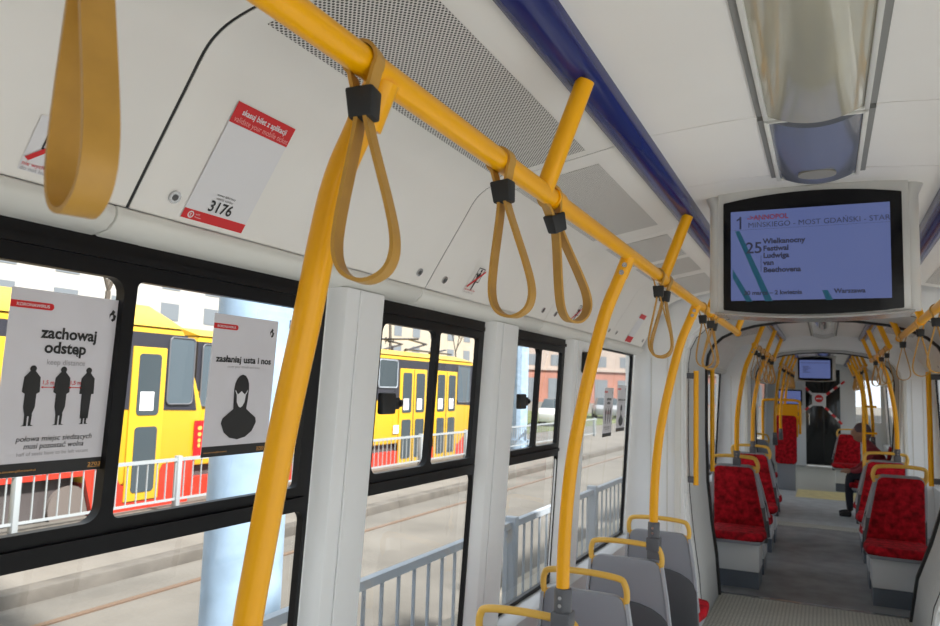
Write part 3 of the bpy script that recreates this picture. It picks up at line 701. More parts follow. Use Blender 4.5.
MB().box(-.25, .25, 0, .06, -.17, .17).build('casing', bezel, t, bevel=.01); MB().box(-.22, .22, -.004, 0, -.14, .14).build('display', screenm, t)
MB().box(-.04, .04, .06, .42, -.04, .04).build('arm', clampm, t)

# far end details: tape cross, stop sign, tall red back, yellow frame -----------
def tape(p, q, lb):
    p, q = Vector(p), Vector(q); n = 12; base = None
    o = None
    for col, par in ((paper, 0), (redp, 1)):
        m = MB()
        for k in range(n):
            if k % 2 != par: continue
            a = p.lerp(q, k/n); b = p.lerp(q, (k+1)/n); m.sweep([a, b], [(-.003, -.022), (.003, -.022), (.003, .022), (-.003, .022)])
        if o is None: o = tag(m.build('barrier_tape', col), lb, 'tape')
        else: m.build('red_stripe', col, o)
tape((-.43, 18.275, 1.78), (.35, 18.275, .94), 'red and white barrier tape running down to the right across the cab door')
tape((-.45, 18.28, 1.16), (.41, 18.28, 1.87), 'red and white barrier tape running up to the right across the cab door')
t = thing('stop_notice', 'square white notice with red round sign on the crossed tapes', 'sign', (-.10, 18.26, 1.46))
MB().box(-.14, .14, 0, .01, -.14, .14).build('board', paper, t)
m = MB(); m.cyl((0, .0, .02), (0, -1, 0), .085, .004, 24); r_ = m.build('red_disc', redp, t); MB().box(-.06, .06, -.008, -.003, .008, .032).build('white_bar', paper, t)
t = thing('tall_backrest', 'tall narrow red backrest facing the camera near the far end', 'backrest', (-.56, 13.3, 0))
m = MB(); m.prism_y(rrect(-.165, .165, .42, 1.20, .06), 0, .05); m.build('cushion', redfab, t, bevel=.015)
MB().box(-.14, .14, .05, .09, .0, 1.15).build('support', greyshell, t, bevel=.01)
t = thing('guard_rail', 'yellow tubular guard rail with panel around the tall red backrest', 'guard rail', (-.62, 13.5, 0))
m = MB(); m.tube(smooth_path([(-.30, 0, 0), (-.30, 0, .8), (-.30, 0, 1.36), (-.26, 0, 1.44), (.0, 0, 1.45), (.24, 0, 1.44), (.27, 0, 1.36), (.27, 0, 1.1), (.27, 0, .9)], 4), .022, 12); m.build('tube', yellow, t)
MB().box(-.10, .24, .0, .02, .85, 1.38).build('panel', yellow, t)
t = thing('ticket_validator', 'small yellow ticket machine on the white wall left of the cab door', 'ticket validator', (-.52, 18.24, 1.05))
MB().box(-.07, .07, 0, .06, -.16, .18).build('body', yellow, t, bevel=.01); MB().box(-.045, .045, -.004, 0, .03, .12).build('display', bezel, t); MB().box(-.045, .045, -.004, 0, -.12, -.04).build('slot_plate', redp, t)
for i, z in enumerate((1.35, 1.22, 1.9)):
    o = MB().box(-.56, -.44, 18.290, 18.299, z-.04, z+.04).build('notice_sticker', paper); tag(o, ('red-marked notice sticker beside the cab door, %s' % ('upper of the pair', 'lower of the pair', 'topmost near the screen')[i]), 'sticker')
    m = MB(); m.cyl((-.50, 18.290, z), (0, -1, 0), .028, .002, 16); m.build('red_mark', redp, o)

# ---------------------------------------------------------------- stickers on the hatches
HU = Vector((0, 1, 0)); HV = Vector((.616, 0, 1)).normalized()
def hp(y, z, off=.0012): return Vector((-1.10+(z-1.822)*.616, y, z))+Vector((.851, 0, -.525))*off
SH, SWD = .252, .168
P = Plane(hp(1.043, 1.832), HU, HV, .0004)
m = MB(); P.rect(m, 0, SWD, 0, SH, 1); P.rect(m, 0, SWD, 0, SH, 0)
tk = tag(m.build('ticket_sticker', paper, smooth=0), 'white and red mobile ticket sticker numbered 3176 on the curved panel', 'sticker')
m = MB(); P.rect(m, 0, SWD, SH-.043, SH, 2); P.rect(m, 0, SWD, 0, .021, 2); m.build('red_bands', redp, tk, smooth=0)
m = MB(); P.text(m, 'skasuj bilet z aplikacji', .020, SH-.021, .0165, bold=.02, width=.128, lift=4)
m.build('headline_text', paper, tk, smooth=0)
m = MB(); P.text(m, 'validate your mobile ticket', .008, SH-.038, .0165, width=.156, lift=4); m.build('english_text', mat('pink_ink', (.8, .35, .33), .5), tk, smooth=0)
m = MB(); P.text(m, '3176', SWD/2, .028, .033, 'CENTER', bold=.02, width=.062, lift=4)
P.text(m, 'numer taborowy', SWD/2, .063, .0075, 'CENTER', lift=4); P.text(m, 'vehicle number', SWD/2, .055, .0075, 'CENTER', lift=4); m.build('number_text', ink, tk, smooth=0)
m = MB(); c = [(.020+.0075*math.cos(a*math.pi/8), .0105+.0075*math.sin(a*math.pi/8)) for a in range(16)]; ci = [(.020+.005*math.cos(a*math.pi/8), .0105+.005*math.sin(a*math.pi/8)) for a in range(16)]
for k in range(16): P.poly(m, [c[k], c[(k+1) % 16], ci[(k+1) % 16], ci[k]], 4)
P.text(m, '5', .0175, .0075, .008, bold=.03, lift=4); P.text(m, 'WTP', .031, .0115, .005, lift=4); P.text(m, 'Warszawa', .031, .006, .004, lift=4); m.build('round_emblem', paper, tk, smooth=0)
def no_lean(y, z, s, label, onwhite=False):
    P = Plane(hp(y, z), HU, HV, .0004); base = MB(); P.rect(base, 0, s, 0, s*1.25, 0)
    o = tag(base.build('no_leaning_sticker', paper if onwhite else white, smooth=0), label, 'sticker')
    a = MB(); w = s*.04
    x0, x1, y0, y1 = s*.28, s*.86, s*.55, s*1.2
    for r_ in ((x0, x1, y0, y0+w), (x0, x1, y1-w, y1), (x0, x0+w, y0, y1), (x1-w, x1, y0, y1), (x0, x1, s*.85, s*.85+w)): P.rect(a, *r_, 2)
    P.poly(a, [(s*.5, s*.15), (s*.58, s*.15), (s*.62, s*.6), (s*.70, s*.9), (s*.60, s*1.02), (s*.46, s*.9), (s*.36, s*.98), (s*.33, s*.93), (s*.46, s*.72)], 3)
    P.poly(a, [(s*.58+s*.07*math.cos(k*math.pi/5), s*1.08+s*.07*math.sin(k*math.pi/5)) for k in range(10)], 3)
    a.build('pictogram', ink, o, smooth=0)
    a = MB(); P.poly(a, [(s*.02, s*.30), (s*.12, s*.24), (s*1.0, s*1.06), (s*.94, s*1.14)], 5); P.text(a, 'nie wychylać się', s*.02, s*.13, s*.13, width=s*.9, lift=5); a.build('red_bar', redp, o, smooth=0)
    a = MB(); P.text(a, 'do not lean out', s*.02, s*.02, s*.12, width=s*.85, lift=4); a.build('small_text', inkgrey, o, smooth=0)
    return o
no_lean(.715, 1.835, .075, 'no leaning out sticker half hidden behind the blurred near strap', True)
no_lean(2.285, 1.842, .085, 'no leaning out sticker right of the second panel gap')
no_lean(3.46, 1.842, .085, 'no leaning out sticker seen through the swung strap')
P = Plane(hp(4.62, 1.83), HU, HV, .0004); m = MB(); P.rect(m, 0, .15, 0, .2, 0); o = tag(m.build('ticket_sticker', paper, smooth=0), 'small ticket sticker with red base behind the far double straps', 'sticker')
m = MB(); P.rect(m, 0, .15, 0, .04, 2); P.rect(m, 0, .15, .17, .2, 2); m.build('red_bands', redp, o, smooth=0)

# ---------------------------------------------------------------- posters on the glass
def poster(y, z, w, h, kind, label, num=True):
    z1 = z+h; v = Vector((wx(z1)-wx(z), 0, h)).normalized(); off = -.0085
    P = Plane((wx(z)+off, y, z), (0, 1, 0), v, .0005)
    m = MB(); m.quadprism([P.p(a, b, 0) for a, b in ((0, 0), (w, 0), (w, h), (0, h))], [P.p(a, b, .0008) for a, b in ((0, 0), (w, 0), (w, h), (0, h))])
    P.w = .0004; P.o = P.p(0, 0, .0008)
    o = tag(m.build('poster', posterm, smooth=0), label, 'poster')
    a = MB(); P.rect(a, 0, w, 0, h*.072, 1); a.build('black_footer', ink, o, smooth=0)
    a = MB(); P.poly(a, [(0, h*.895)]+[(w*.33+h*.019*math.cos(k*math.pi/8-math.pi/2), h*.914+h*.019*math.sin(k*math.pi/8-math.pi/2)) for k in range(9)]+[(0, h*.933)], 1)
    if kind == 'distance':
        for cx in (.385, .625):
            P.text(a, '1,5 m', w*cx, h*.492, h*.032, 'CENTER', bold=.01); P.rect(a, w*(cx-.05), w*(cx+.05), h*.474, h*.478, 2)
            for q in (-1, 1): P.poly(a, [(w*(cx+q*.062), h*.476), (w*(cx+q*.042), h*.483), (w*(cx+q*.042), h*.469)], 2)
    a.build('red_print', redp, o, smooth=0)
    a = MB(); P.text(a, 'KORONAWIRUS', w*.045, h*.906, h*.023, bold=.015, width=w*.27, lift=3); a.build('white_text', paper, o, smooth=0)
    a = MB(); P.text(a, 'www.ztm.waw.pl/koronawirus', w*.03, h*.026, h*.017, width=w*.33, lift=3)
    if num: P.text(a, '2703', w*.82, h*.026, h*.028, bold=.01, lift=3, width=w*.12); P.rect(a, w*.82, w*.94, h*.018, h*.021, 3)
    a.build('orange_text', inkorange, o, smooth=0)
    a = MB(); g = MB()
    # small crest in the upper corner
    P.poly(a, [(w*.90, h*.94), (w*.925, h*.93), (w*.915, h*.915), (w*.94, h*.905), (w*.93, h*.88), (w*.905, h*.868), (w*.89, h*.88), (w*.91, h*.89), (w*.905, h*.91), (w*.885, h*.905), (w*.875, h*.885), (w*.87, h*.91), (w*.89, h*.925)], 2)
    if kind == 'distance':
        P.text(a, 'zachowaj', w*.52, h*.745, h*.088, 'CENTER', bold=.03, width=w*.50); P.text(a, 'odstęp', w*.50, h*.665, h*.088, 'CENTER', bold=.03, width=w*.37)
        P.text(g, 'keep distance', w*.52, h*.60, h*.044, 'CENTER', width=w*.34)
        for k, cx in enumerate((.245, .505, .735)):
            hd = [(w*cx+w*.028*math.cos(t_*math.pi/6), h*.575+h*.018*math.sin(t_*math.pi/6)) for t_ in range(12)]; P.poly(a, hd, 2)
            wd = (.064, .062, .054)[k]
            if k < 2: P.poly(a, [(w*(cx-wd*.35), h*.562), (w*(cx+wd*.35), h*.562), (w*(cx+wd*1.05), h*.53), (w*(cx+wd*1.15), h*.45), (w*(cx+wd*.75), h*.44), (w*(cx+wd*.75), h*.37), (w*(cx+wd*.35), h*.32), (w*(cx-wd*.45), h*.32), (w*(cx-wd*.75), h*.37), (w*(cx-wd*.75), h*.44), (w*(cx-wd*1.15), h*.45), (w*(cx-wd*1.05), h*.53)], 2)
            else: P.poly(a, [(w*(cx-wd*.35), h*.562), (w*(cx+wd*.35), h*.562), (w*(cx+wd*1.15), h*.53), (w*(cx+wd*1.25), h*.44), (w*(cx+wd*.85), h*.44), (w*(cx+wd*.7), h*.30), (w*(cx-wd*.7), h*.30), (w*(cx-wd*.85), h*.44), (w*(cx-wd*1.25), h*.44), (w*(cx-wd*1.15), h*.53)], 2)
            for q in (-1, 1): P.poly(a, [(w*(cx+q*wd*.1), h*.33), (w*(cx+q*wd*.5), h*.33), (w*(cx+q*wd*.45), h*.275), (w*(cx+q*wd*.8), h*.268), (w*(cx+q*wd*.1), h*.268)], 2)
        P.text(a, 'połowa miejsc siedzących', w*.5, h*.185, h*.042, 'CENTER', bold=.004, width=w*.66, shear=.15); P.text(a, 'musi pozostać wolna', w*.5, h*.145, h*.042, 'CENTER', bold=.004, width=w*.52, shear=.15)
        P.text(g, 'half of seats have to be left vacant', w*.5, h*.108, h*.028, 'CENTER', width=w*.62)
    else:
        P.text(a, 'zasłaniaj usta i nos', w*.5, h*.665, h*.066, 'CENTER', bold=.03, width=w*.86); P.text(g, 'cover your mouth and nose', w*.5, h*.625, h*.026, 'CENTER', width=w*.5)
        hood = [(.5+.115*math.cos(t_*math.pi/8), .475+.105*math.sin(t_*math.pi/8)) for t_ in range(9)]
        body = [(.39, .40), (.40, .33), (.33, .30), (.25, .265), (.235, .23), (.29, .165), (.38, .125), (.5, .11), (.62, .125), (.72, .165), (.775, .23), (.76, .265), (.67, .30), (.60, .33), (.61, .40)]
        P.poly(a, [(w*x, h*y_) for x, y_ in hood+[(.385, .47)]+body], 2)
        mk = MB(); P.poly(mk, [(w*x, h*y_) for x, y_ in ((.43, .43), (.47, .445), (.5, .46), (.53, .445), (.57, .43), (.56, .38), (.53, .35), (.5, .34), (.47, .35), (.44, .38))], 3)
        P.poly(mk, [(w*.40, h*.465), (w*.41, h*.465), (w*.45, h*.43), (w*.44, h*.42)], 3); P.poly(mk, [(w*.60, h*.465), (w*.59, h*.465), (w*.55, h*.43), (w*.56, h*.42)], 3); mk.build('mask_shape', paper, o, smooth=0)
    a.build('black_print', ink, o, smooth=0); g.build('grey_text', inkgrey, o, smooth=0)
    return o
poster(.772, 1.345, .216, .315, 'distance', 'grey keep distance poster with three figures on the nearest window')
poster(1.225, 1.347, .210, .315, 'mask', 'grey poster with a masked hooded figure on the nearest window')
poster(4.46, 1.235, .21, .30, 'distance', 'small distant poster with three figures on the fourth window', False)
poster(4.78, 1.255, .22, .30, 'mask', 'small distant poster with a masked figure on the fourth window', False)
for y, z, lb in ((1.475, 1.655, 'small black lettering on the glass beside the masked-figure poster'), (1.925, 1.645, 'small black lettering at the top corner of the second window')):
    P = Plane((wx(z)-.0085, y, z), (0, 1, 0), (K, 0, 1), .0006); m = MB(); P.text(m, 'pesa', 0, 0, .030, bold=.01)
    tag(m.build('glass_lettering', ink, smooth=0), lb, 'lettering')
# ghostly lettering sticker at the top of the window and black slider latches
for y, lb in ((1.88, 'black window latch on the second window beside the pillar'), (2.975, 'black window latch on the third window beside the pillar')):
    t = thing('window_latch', lb, 'latch', (wx(1.46)+.012, y, 1.46))
    MB().box(.0, .022, 0, .075, -.032, .032).build('body', rubber, t, bevel=.006); MB().box(.006, .022, .07, .098, -.018, .018).build('lever', rubber, t, bevel=.004); MB().tube([(.016, .092, 0), (.016, .106, 0)], .012, 12).build('knob', rubber, t)
t = thing('emergency_hammer_holder', 'small black box at the top of the pillar before the fourth window', 'holder', (wx(1.66)+.045, 3.80, 1.66))
MB().box(0, .035, -.03, .03, -.055, .055).build('body', rubber, t, bevel=.006); MB().box(.035, .04, -.015, .015, -.03, .03).build('front_plate', clampm, t, bevel=.002)

# ---------------------------------------------------------------- person seated beyond the right seats
def person():
    t = thing('person', 'seated person in dark red jacket and dark trousers, bent forward, beyond right seats', 'person', (.67, 10.95, 0))
    def skinmesh(name, chains, m, parent):
        me = bpy.data.meshes.new(name); vs = []; es = []; rs = []
        for ch in chains:
            k = len(vs)
            if ch[0][0] == 'j': start = ch[0][1]; prev = start; ch = ch[1:]
            else: prev = None
            for (p, r) in ch:
                vs.append(p); rs.append(r)
                if prev is not None: es.append((prev, len(vs)-1))
                prev = len(vs)-1
        me.from_pydata(vs, es, []); o = bpy.data.objects.new(name, me); link(o); o.parent = parent
        sk = o.modifiers.new('skin', 'SKIN'); sk.use_smooth_shade = True
        for i, d in enumerate(me.skin_vertices[0].data): d.radius = (rs[i], rs[i]); d.use_root = (i == 0)
        ss = o.modifiers.new('sub', 'SUBSURF'); ss.levels = 1; ss.render_levels = 2
        me.materials.append(m); return o
    # body faces the aisle (-X): pelvis, spine, neck, head; arms; legs
    body = skinmesh('body', [[((0, 0, .58), .13), ((-.03, 0, .68), .125), ((-.09, 0, .76), .14), ((-.13, 0, .88), .13), ((-.17, 0, .95), .055), ((-.20, 0, .99), .05)],
                             [('j', 3), ((-.13, .17, .87), .055), ((-.15, .20, .72), .045), ((-.27, .17, .60), .038), ((-.36, .10, .58), .028)],
                             [('j', 3), ((-.13, -.17, .87), .055), ((-.15, -.20, .72), .045), ((-.27, -.17, .60), .038), ((-.36, -.10, .58), .028)]], jacket, t)
    skinmesh('trousers', [[((0, 0, .57), .115), ((-.06, .10, .545), .08), ((-.36, .11, .53), .065), ((-.38, .11, .28), .05), ((-.37, .11, .08), .04)],
                          [('j', 0), ((-.06, -.10, .545), .08), ((-.36, -.11, .53), .065), ((-.38, -.11, .28), .05), ((-.37, -.11, .08), .04)]], trous, t)
    for q in (-1, 1):
        skinmesh('shoe', [[((-.35, q*.11, .045), .04), ((-.44, q*.11, .04), .035), ((-.50, q*.11, .03), .025)]], rubber, t)
        hnd = skinmesh('hand', [[((-.36, q*.10, .58), .026), ((-.41, q*.07, .575), .03), ((-.44, q*.06, .57), .02)]]+
                       [[('j', 1), ((-.45, q*(.045+.012*k), .575), .009), ((-.475+.004*k, q*(.04+.012*k), .56), .008)] for k in range(4)]+[[('j', 1), ((-.42, q*.03, .595), .010), ((-.44, q*.02, .60), .008)]], skin, t)
    hd = bmesh.new(); bmesh.ops.create_uvsphere(hd, u_segments=20, v_segments=14, radius=.1)
    for v in hd.verts:
        v.co.x *= 1.0; v.co.y *= .78; v.co.z *= 1.15
        if v.co.x < -.085 and abs(v.co.y) < .02 and abs(v.co.z) < .03: v.co.x -= .018
        if v.co.z < -.05: v.co.x -= .01; v.co.y *= .85
    me = bpy.data.meshes.new('head'); hd.to_mesh(me); hd.free(); me.materials.append(skin); me.polygons.foreach_set('use_smooth', [True]*len(me.polygons)); h = bpy.data.objects.new('head', me); link(h); h.parent = t; h.location = (-.23, 0, 1.07)
    hr = bmesh.new(); bmesh.ops.create_uvsphere(hr, u_segments=20, v_segments=14, radius=.108)
    for v in hr.verts:
        v.co.y *= .80; v.co.z *= 1.15; v.co.x = v.co.x+.012
        if v.co.z < -.02 and v.co.x < .03: v.co.x = max(v.co.x, .0)*.6; v.co.y *= .7
    me = bpy.data.meshes.new('hair'); hr.to_mesh(me); hr.free(); me.materials.append(hairm); me.polygons.foreach_set('use_smooth', [True]*len(me.polygons)); o = bpy.data.objects.new('hair', me); link(o); o.parent = t; o.location = (-.225, 0, 1.085)
    for q in (-1, 1):
        b_ = MB(); b_.cyl((-.322, q*.032, 1.085), (-1, 0, 0), .009, .004, 10); b_.build('eye', ink, t)
        b_ = MB(); b_.cyl((-.225, q*.076, 1.065), (0, q, 0), .02, .012, 10); b_.build('ear', skin, t)
    b_ = MB(); b_.box(-.323, -.312, -.022, .022, 1.02, 1.028); b_.build('mouth', redp, t)
person()
dup(far, (.73, 10.95, 0), math.pi/2, 'seat under the person in the dark red jacket', 'red seats in the middle tram section')

# ================================================================ outside
G = -.45
grav = mat('pavement', (.145, .132, .115), .85, noise=.14, nscale=1.3, bump=.3, bscale=30)
road = mat('track_bed', (.125, .115, .100), .85, noise=.18, nscale=.8, bump=.4, bscale=20)
kerbm = mat('kerb', (.10, .09, .078), .85, noise=.2, nscale=3)
grassm = mat('grass', (.09, .11, .035), .95, noise=.3, nscale=2)
gnd = MB().box(-110, 70, -70, 190, G-.2, G-.0).build('floor_outside', road, smooth=0); structure(gnd, 'pale paved ground outside the tram')
MB().box(1.3, 14, -30, 40, G-.1, G+.02).build('bounce_slab', mat('bounce_pale', (.40, .40, .40), .9), gnd, smooth=0)  # unseen pale slab added on the right to bounce sunlight up inside
structure(MB().box(-8.4, -6.3, -60, 40, G-.1, G+.10).build('trim_%d' % tn, grav, smooth=0), 'paved tram stop platform across the tracks'); tn += 1
structure(MB().box(-6.32, -6.12, -60, 40, G-.1, G+.12).build('trim_%d' % tn, kerbm, bevel=.02), 'stone kerb of the far platform'); tn += 1
structure(MB().box(-2.7, -1.5, -30, 60, G-.1, G+.12).build('trim_%d' % tn, mat('slab', (.30, .27, .22), .85, noise=.1, nscale=2), smooth=0), 'pale slabs along the near railing'); tn += 1
structure(MB().box(-30, -11.5, 24, 60, G-.05, G+.03).build('trim_%d' % tn, grassm, smooth=0), 'grass verge beyond the tracks'); tn += 1
railm = mat('track_rail', (.22, .15, .11), .5, .6)
for i, x in enumerate((-5.52, -4.08)):
    o = MB().box(x-.035, x+.035, -60, 80, G-.02, G+.012).build('track_rail', railm); tag(o, ('tram track rail nearer the stone kerb', 'tram track rail nearer the window')[i], 'rail')
galv = mat('galvanised', (.36, .40, .45), .5); fencew = mat('fence_white', (.30, .33, .35), .45)
def railing(x, y0, y1, h, pitch, post_every, m, r, label, zb, phase=0, post_m=None):
    t = thing('railing', label, 'railing', (x, y0, zb)); L = y1-y0
    a = MB(); a.box(-r*1.6, r*1.6, 0, L, h-.045, h); a.box(-r, r, 0, L, .10, .13); a.build('rails', m, t)
    a = MB(); y = phase; k = 0
    while y < L: a.box(-r*.55, r*.55, y-r*.5, y+r*.5, .12, h-.03); y += pitch; k += 1
    o = a.build('bars', m, t, smooth=0); o['kind'] = 'stuff'
    y = phase
    while y < L:
        MB().box(-.045, .045, y-.035, y+.035, 0, h+.03).build('post', post_m or m, t, bevel=.004); y += post_every
    return t
railing(-2.0, 2.2, 22, .90, .165, 2.05, galv, .014, 'grey metal railing close outside the windows', G+.12, .80)
railing(-8.45, -8, 30, .70, .165, 2.4, fencew, .014, 'white railing in front of the yellow trams', G+.10, 1.7)
# grey-blue pole right outside window 1, another by window 3
pm = mat('painted_pole', (.30, .42, .56), .5, noise=.12, nscale=6)
t = thing('street_pole', 'wide pale blue pole right outside the nearest window', 'pole', (-2.75, 3.15, G))
m = MB(); m.tube([(0, 0, 0), (0, 0, 7)], .205, 32); m.build('shaft', pm, t, smooth=60); MB().tube([(0, 0, 0), (0, 0, .15)], .32, 16).build('base', pm, t)
t = thing('street_pole', 'pale blue catenary pole seen through the third window', 'pole', (-8.9, 22.6, G))
MB().tube([(0, 0, 0), (0, 0, 7)], .26, 12).build('shaft', pm, t, smooth=20); MB().tube([(0, 0, 0), (0, 0, .3)], .34, 16).build('base', pm, t)
MB().tube([(0, 0, 6.2), (4, 0, 6.5)], .04, 8).build('arm', galv, t)

# yellow trams ------------------------------------------------------------------
ty = mat('tram_yellow', (.62, .385, .02), .35, coat=.3); tr_ = mat('tram_red', (.45, .03, .014), .35, coat=.3); tb = mat('tram_black', (.03, .03, .04), .35)
tglass = mat('tram_window', (.05, .065, .075), .15, spec=.3); tg2 = mat('tram_window_light', (.085, .11, .13), .15, spec=.3)
under = mat('underframe', (.06, .05, .05), .8)
ty2 = mat('tram_amber', (.60, .36, .018), .4)
def yellow_tram(name, label, X, y0, y1, ztop, zroof, zbot, doors, wins, nose, hue, full=False):
    t = thing(name, label, 'tram', (X, y0, 0)); D = 2.4
    def yz(pts): return pts
    L = y1-y0
    up = [(0, zbot+.60), (L-1.75, zbot+.60), (L-1.6, zbot+.3), (L+.20, zbot+.45), (L+.42, 1.0), (L-.05, zroof-.10), (L-.10, zroof), (0, zroof)] if nose else [(0, zbot+.45), (L, zbot+.45), (L, zroof), (0, zroof)]
    MB().prism_x(up, -D, 0).build('body', hue, t, bevel=.05)
    rz_ = ztop
    rf = MB(); a = [(0, 0, zroof), (0, L-.10, zroof), (-D, L-.10, zroof), (-D, 0, zroof)]; b = [(-.45, 0, ztop), (-.45, L-.42, ztop), (-D+.45, L-.42, ztop), (-D+.45, 0, ztop)]
    rf.quadprism([(0.02, p[1], p[2]) if p[0] == 0 else (p[0]-.02, p[1], p[2]) for p in a], b); rf.build('roof', hue, t)
    MB().prism_x([(0, zroof-.92), (L+.26, zroof-1.28) if nose else (L+.01, zroof-.92), (L-.03, zroof-.10) if nose else (L+.01, zroof-.10), (0, zroof-.10)], -D-.01, .012).build('window_band', tb, t)
    s = MB(); s.prism_x([(0, zbot+.54), (0, zbot+.62), (L-1.25, zbot+.62), (L-1.1, zbot+.34), (L-.5, zbot+.34), (L-.35, zbot+.60), (L+.30, zbot+.64), (L+.16, zbot-.12), (L-1.5, zbot-.12), (L-1.7, zbot+.54)] if not full else [(0, zbot), (0, zbot+.42), (L-1.0, zbot+.42), (L-.6, zbot+.62), (L+.36, zbot+.66), (L+.16, zbot-.1)], -D-.005, .016); s.build('red_skirt', tr_, t)
    MB().box(-D+.1, -.12, .2, L-1.8, zbot-.02, zbot+.58).build('underframe', under, t)
    for y in doors[1]:
        m = MB(); m.tube([(-.16, y, zbot+.12), (-.06, y, zbot+.12)], .30, 22); w_ = m.build('wheel', mat('wheel', (.13, .11, .10), .7), t)
    for (a_, b_) in doors[0]:
        m = MB(); m.box(.0, .035, a_, b_, zbot+.10, zroof-.32); d = m.build('door', hue, t, bevel=.01)
        n = 2; w = (b_-a_)/n
        if b_-a_ < 1.0: n = 1; w = b_-a_
        for k in range(n):
            g = MB(); q0 = a_+k*w+w*.17; q1 = a_+(k+1)*w-w*.17
            g.prism_x(rrect(q0, q1, zbot+1.35, zroof-.42, .06), .035, .045); g.prism_x(rrect(q0, q1, zbot+.22, zbot+1.18, .06), .035, .045); g.build('pane', tglass, d)
            g = MB(); g.box(.045, .05, q0+.05, q0+.30, zbot+1.42, zbot+1.70); g.build('paper_notice', paper, d)
        if n == 2: MB().box(.035, .042, a_+w-.015, a_+w+.015, zbot+.12, zroof-.34).build('door_seam', tb, d)
    for (a_, b_, lt) in wins:
        m = MB(); m.prism_x(rrect(a_, b_, zroof-1.18 if lt else zroof-.80, zroof-.14, .07), .012, .03); wv = m.build('window', tg2 if lt else tglass, t)
        m = MB(); hp_ = rrect(a_, b_, zroof-1.18 if lt else zroof-.80, zroof-.14, .07); m.tube([(.03, y, z) for y, z in hp_], .015, 6, closed=True); m.build('window_seal', clampm if lt else galv, wv)
    return t
A = yellow_tram('yellow_tram', 'yellow tram with red skirt whose rounded end shows in the nearest window', -9.2, -6, 8.85, 2.62, 2.27, -.42,
                ([(7.80+6, 8.42+6), (10.6, 11.9), (5, 6.3)], [13.0, 11.2, 4, 2.2]), [(8.47+6, 8.98+6, True), (12.3, 13.4, False), (7, 8.3, False), (8.6, 9.9, False), (2, 3.5, False)], True, ty)
m = MB(); m.box(.02, .03, 15.08, 15.30, .22, .82); m.build('red_emblem', redp, A)
m = MB(); P = Plane((.03, 15.12, .30), (0, 1, 0), (0, 0, 1), .004)
for k, (a_, b_) in enumerate(((.07, .40), (.07, .30), (.07, .20), (.07, .12))): P.poly(m, [(a_+.05*math.cos(j*math.pi/4)*(1-k*.12), b_+.035*math.sin(j*math.pi/4)) for j in range(8)])
m.build('emblem_shape', inkorange, A, smooth=0)
m = MB(); m.box(.02, .03, 13.2, 13.55, .55, .85); m.build('white_notice', paper, A)
B = yellow_tram('yellow_tram', 'yellow tram with double doors and roof pantograph, seen through the second window', -9.5, 9.35, 20.35, 2.36, 2.22, -.55,
                ([(16.0-9.35, 17.35-9.35), (17.85-9.35, 19.15-9.35), (12.2-9.35, 13.5-9.35)], [5.4, 1.7]), [(.1, .75, True), (15.0-9.35, 15.85-9.35, False), (13.6-9.35, 14.9-9.35, False), (10.3-9.35, 12.0-9.35, False), (19.2-9.35, 20.0-9.35, True)], True, ty2, True)
m = MB(); P = Plane((.02, .25, .42), (0, 1, 0), (0, 0, 1), .004); P.text(m, '13', 0, 0, .34, bold=.02); m.build('fleet_number', ink, B, smooth=0)
m = MB()
for p, q in (((-.8, 8.2, 2.42), (-.8, 9.4, 2.75)), ((-.8, 9.4, 2.75), (-.8, 8.4, 2.85)), ((-1.6, 8.2, 2.42), (-1.6, 9.4, 2.75)), ((-1.6, 9.4, 2.75), (-1.6, 8.4, 2.85)), ((-.5, 8.4, 2.86), (-1.9, 8.4, 2.86)), ((-.6, 7.9, 2.45), (-.6, 10.6, 2.45)), ((-1.8, 7.9, 2.45), (-1.8, 10.6, 2.45)), ((-.8, 9.6, 2.42), (-.8, 10.6, 2.62)), ((-1.2, 8.2, 2.40), (-1.2, 8.2, 2.60))): m.tube([p, q], .035, 8)
m.v = [(x, y, 2.40+(z-2.40)*.75) for x, y, z in m.v]; m.build('pantograph', tb, B)
m = MB(); m.box(.02, .03, 7.6-1.2, 7.75-1.1, .3, .5); m.build('white_notice', paper, B)

# buildings ----------------------------------------------------------------------
def building(name, label, x, y, rz, w, h, d, fc, gc, floors, cols, gh, roofc=(.35, .25, .2)):
    t = thing(name, label, 'building', (x, y, G), rz)
    fc = [c*.62 for c in fc]; gc = [c*.55 for c in gc]
    wm = mat('facade', fc, .85, noise=.06, nscale=.6); gm = mat('shopfront', gc, .8, noise=.08, nscale=.6)
    MB().box(0, w, 0, d, gh, h).build('wall', wm, t, smooth=0)
    MB().box(-.05, w+.05, -.12, d, 0, gh).build('ground_floor', gm, t, smooth=0)
    MB().box(-.2, w+.2, -.35, d, gh, gh+.3).build('cornice', wm, t); MB().box(-.2, w+.2, -.45, d+.1, h, h+.5).build('roof', mat('roofm', roofc, .8), t)
    wmz = mat('win_dark', (.16, .18, .20), .4); fh = (h-gh)/floors; cw = w/cols
    for f_ in range(floors):
        for c_ in range(cols):
            x0 = c_*cw+cw*.3; z0 = gh+f_*fh+fh*.25
            o = MB().box(x0, x0+cw*.4, -.04, .05, z0, z0+fh*.55).build('window', wmz, t, smooth=0)
    for c_ in range(cols):
        x0 = c_*cw+cw*.2
        MB().box(x0, x0+cw*.55, -.17, -.1, .3 if c_ % 3 else 0, gh*.75).build('shop_window', wmz, t, smooth=0)
    return t
building('apartment_building', 'long cream apartment block behind the yellow trams', -52, -45, math.radians(90), 110, 17, 12, (.66, .64, .60), (.55, .50, .46), 5, 22, 3.5)
building('apartment_building', 'cream block with salmon ground floor seen through the third window', -52, 66, math.radians(72), 34, 15, 12, (.60, .53, .42), (.62, .26, .18), 4, 11, 4.6)
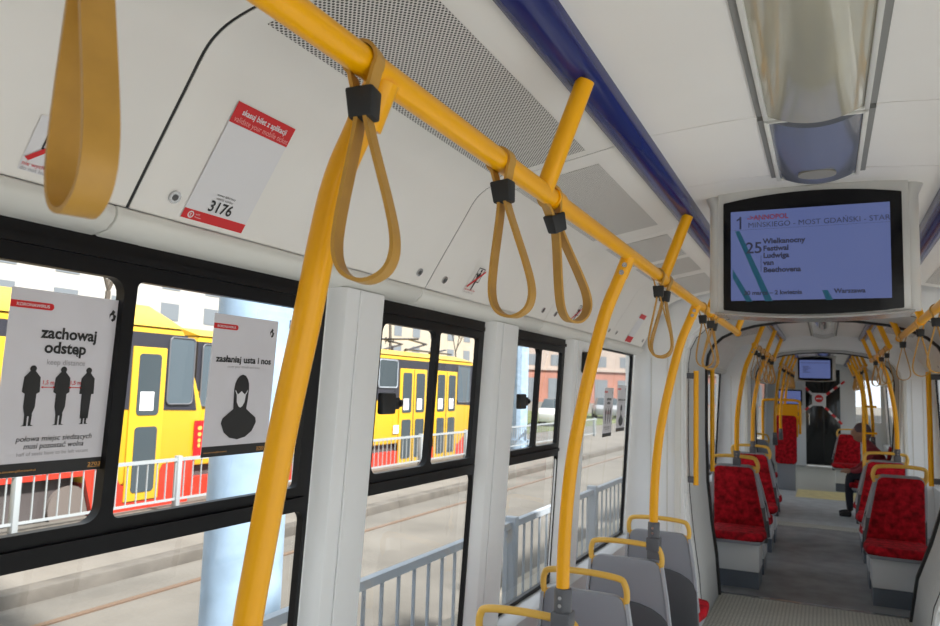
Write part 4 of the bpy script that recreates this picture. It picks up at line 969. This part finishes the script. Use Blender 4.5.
building('apartment_building', 'salmon-fronted block seen through the fourth window', -40, 101, math.radians(35), 46, 16, 12, (.58, .48, .42), (.60, .27, .20), 4, 13, 4.6)
# bare trees
barkm = mat('bark', (.10, .085, .07), .9)
def tree(x, y, h, seed, label):
    rnd = random.Random(seed); t = thing('bare_tree', label, 'tree', (x, y, G), group='bare street trees outside')
    mb = MB()
    def grow_(p, d, L, r, lv):
        q = p+d*L; mb.tube([p, (p+q)/2+Vector((rnd.uniform(-.05, .05)*L, rnd.uniform(-.05, .05)*L, 0)), q], r, 5)
        if lv == 0: return
        for _ in range(3 if lv > 1 else 4):
            nd = (d+Vector((rnd.uniform(-.8, .8), rnd.uniform(-.8, .8), rnd.uniform(-.1, .5)))).normalized(); grow_(q, nd, L*rnd.uniform(.6, .8), r*.6, lv-1)
    grow_(Vector((0, 0, h*.3)), Vector((0, 0, 1)), h*.18, .06, 4)
    mb.build('branches', barkm, t); MB().tube([(0, 0, 0), (0, 0, h*.32)], .08, 8).build('trunk', barkm, t)
for i, (x, y, h) in enumerate(((-14.5, 11.5, 8), (-14.5, 18, 8.5), (-16, 26, 9), (-24, 48, 9), (-14.5, 5, 8))):
    tree(x, y, h, i+3, ('bare tree above the rounded end of the first yellow tram', 'bare tree behind the second yellow tram', 'bare tree beyond the pantograph', 'bare tree in front of the salmon ground floor', 'bare tree at the far left above the trams')[i])
# parked cars by window 4
def car(x, y, rz, col, label):
    t = thing('parked_car', label, 'car', (x, y, G), rz)
    cm = mat('carpaint', col, .25, coat=.6)
    m = MB(); m.prism_x([(-2.1, .25), (2.1, .25), (2.15, .6), (1.9, .85), (1.1, .92), (-1.9, .95), (-2.15, .7)], -.85, .85); m.build('body', cm, t, bevel=.06)
    m = MB(); m.quadprism([(-.8, -1.8, .9), (.8, -1.8, .9), (.8, 1.2, .9), (-.8, 1.2, .9)], [(-.62, -1.3, 1.42), (.62, -1.3, 1.42), (.62, .45, 1.42), (-.62, .45, 1.42)]); m.build('cabin', tglass, t, bevel=.04)
    for q in (-1, 1):
        for yy in (-1.3, 1.3): m = MB(); m.tube([(q*.70, yy, .3), (q*.88, yy, .3)], .31, 18); m.build('wheel', rubber, t)
car(-14.5, 45, math.radians(20), (.02, .03, .06), 'dark blue parked car seen through the fourth window')
car(-14.0, 52, math.radians(20), (.25, .26, .28), 'grey parked car behind the dark blue one')
car(-13.0, 38.5, math.radians(15), (.6, .6, .6), 'white parked car left of the dark blue one')
# added block on the right: keeps sun off far floor, pale face bounces skylight
building('apartment_building', 'added pale block on the right, shading the far tram sections', 13, 96, math.radians(-90), 93, 17, 12, (1.3, 1.32, 1.35), (1.2, 1.2, 1.2), 5, 18, 3.5)
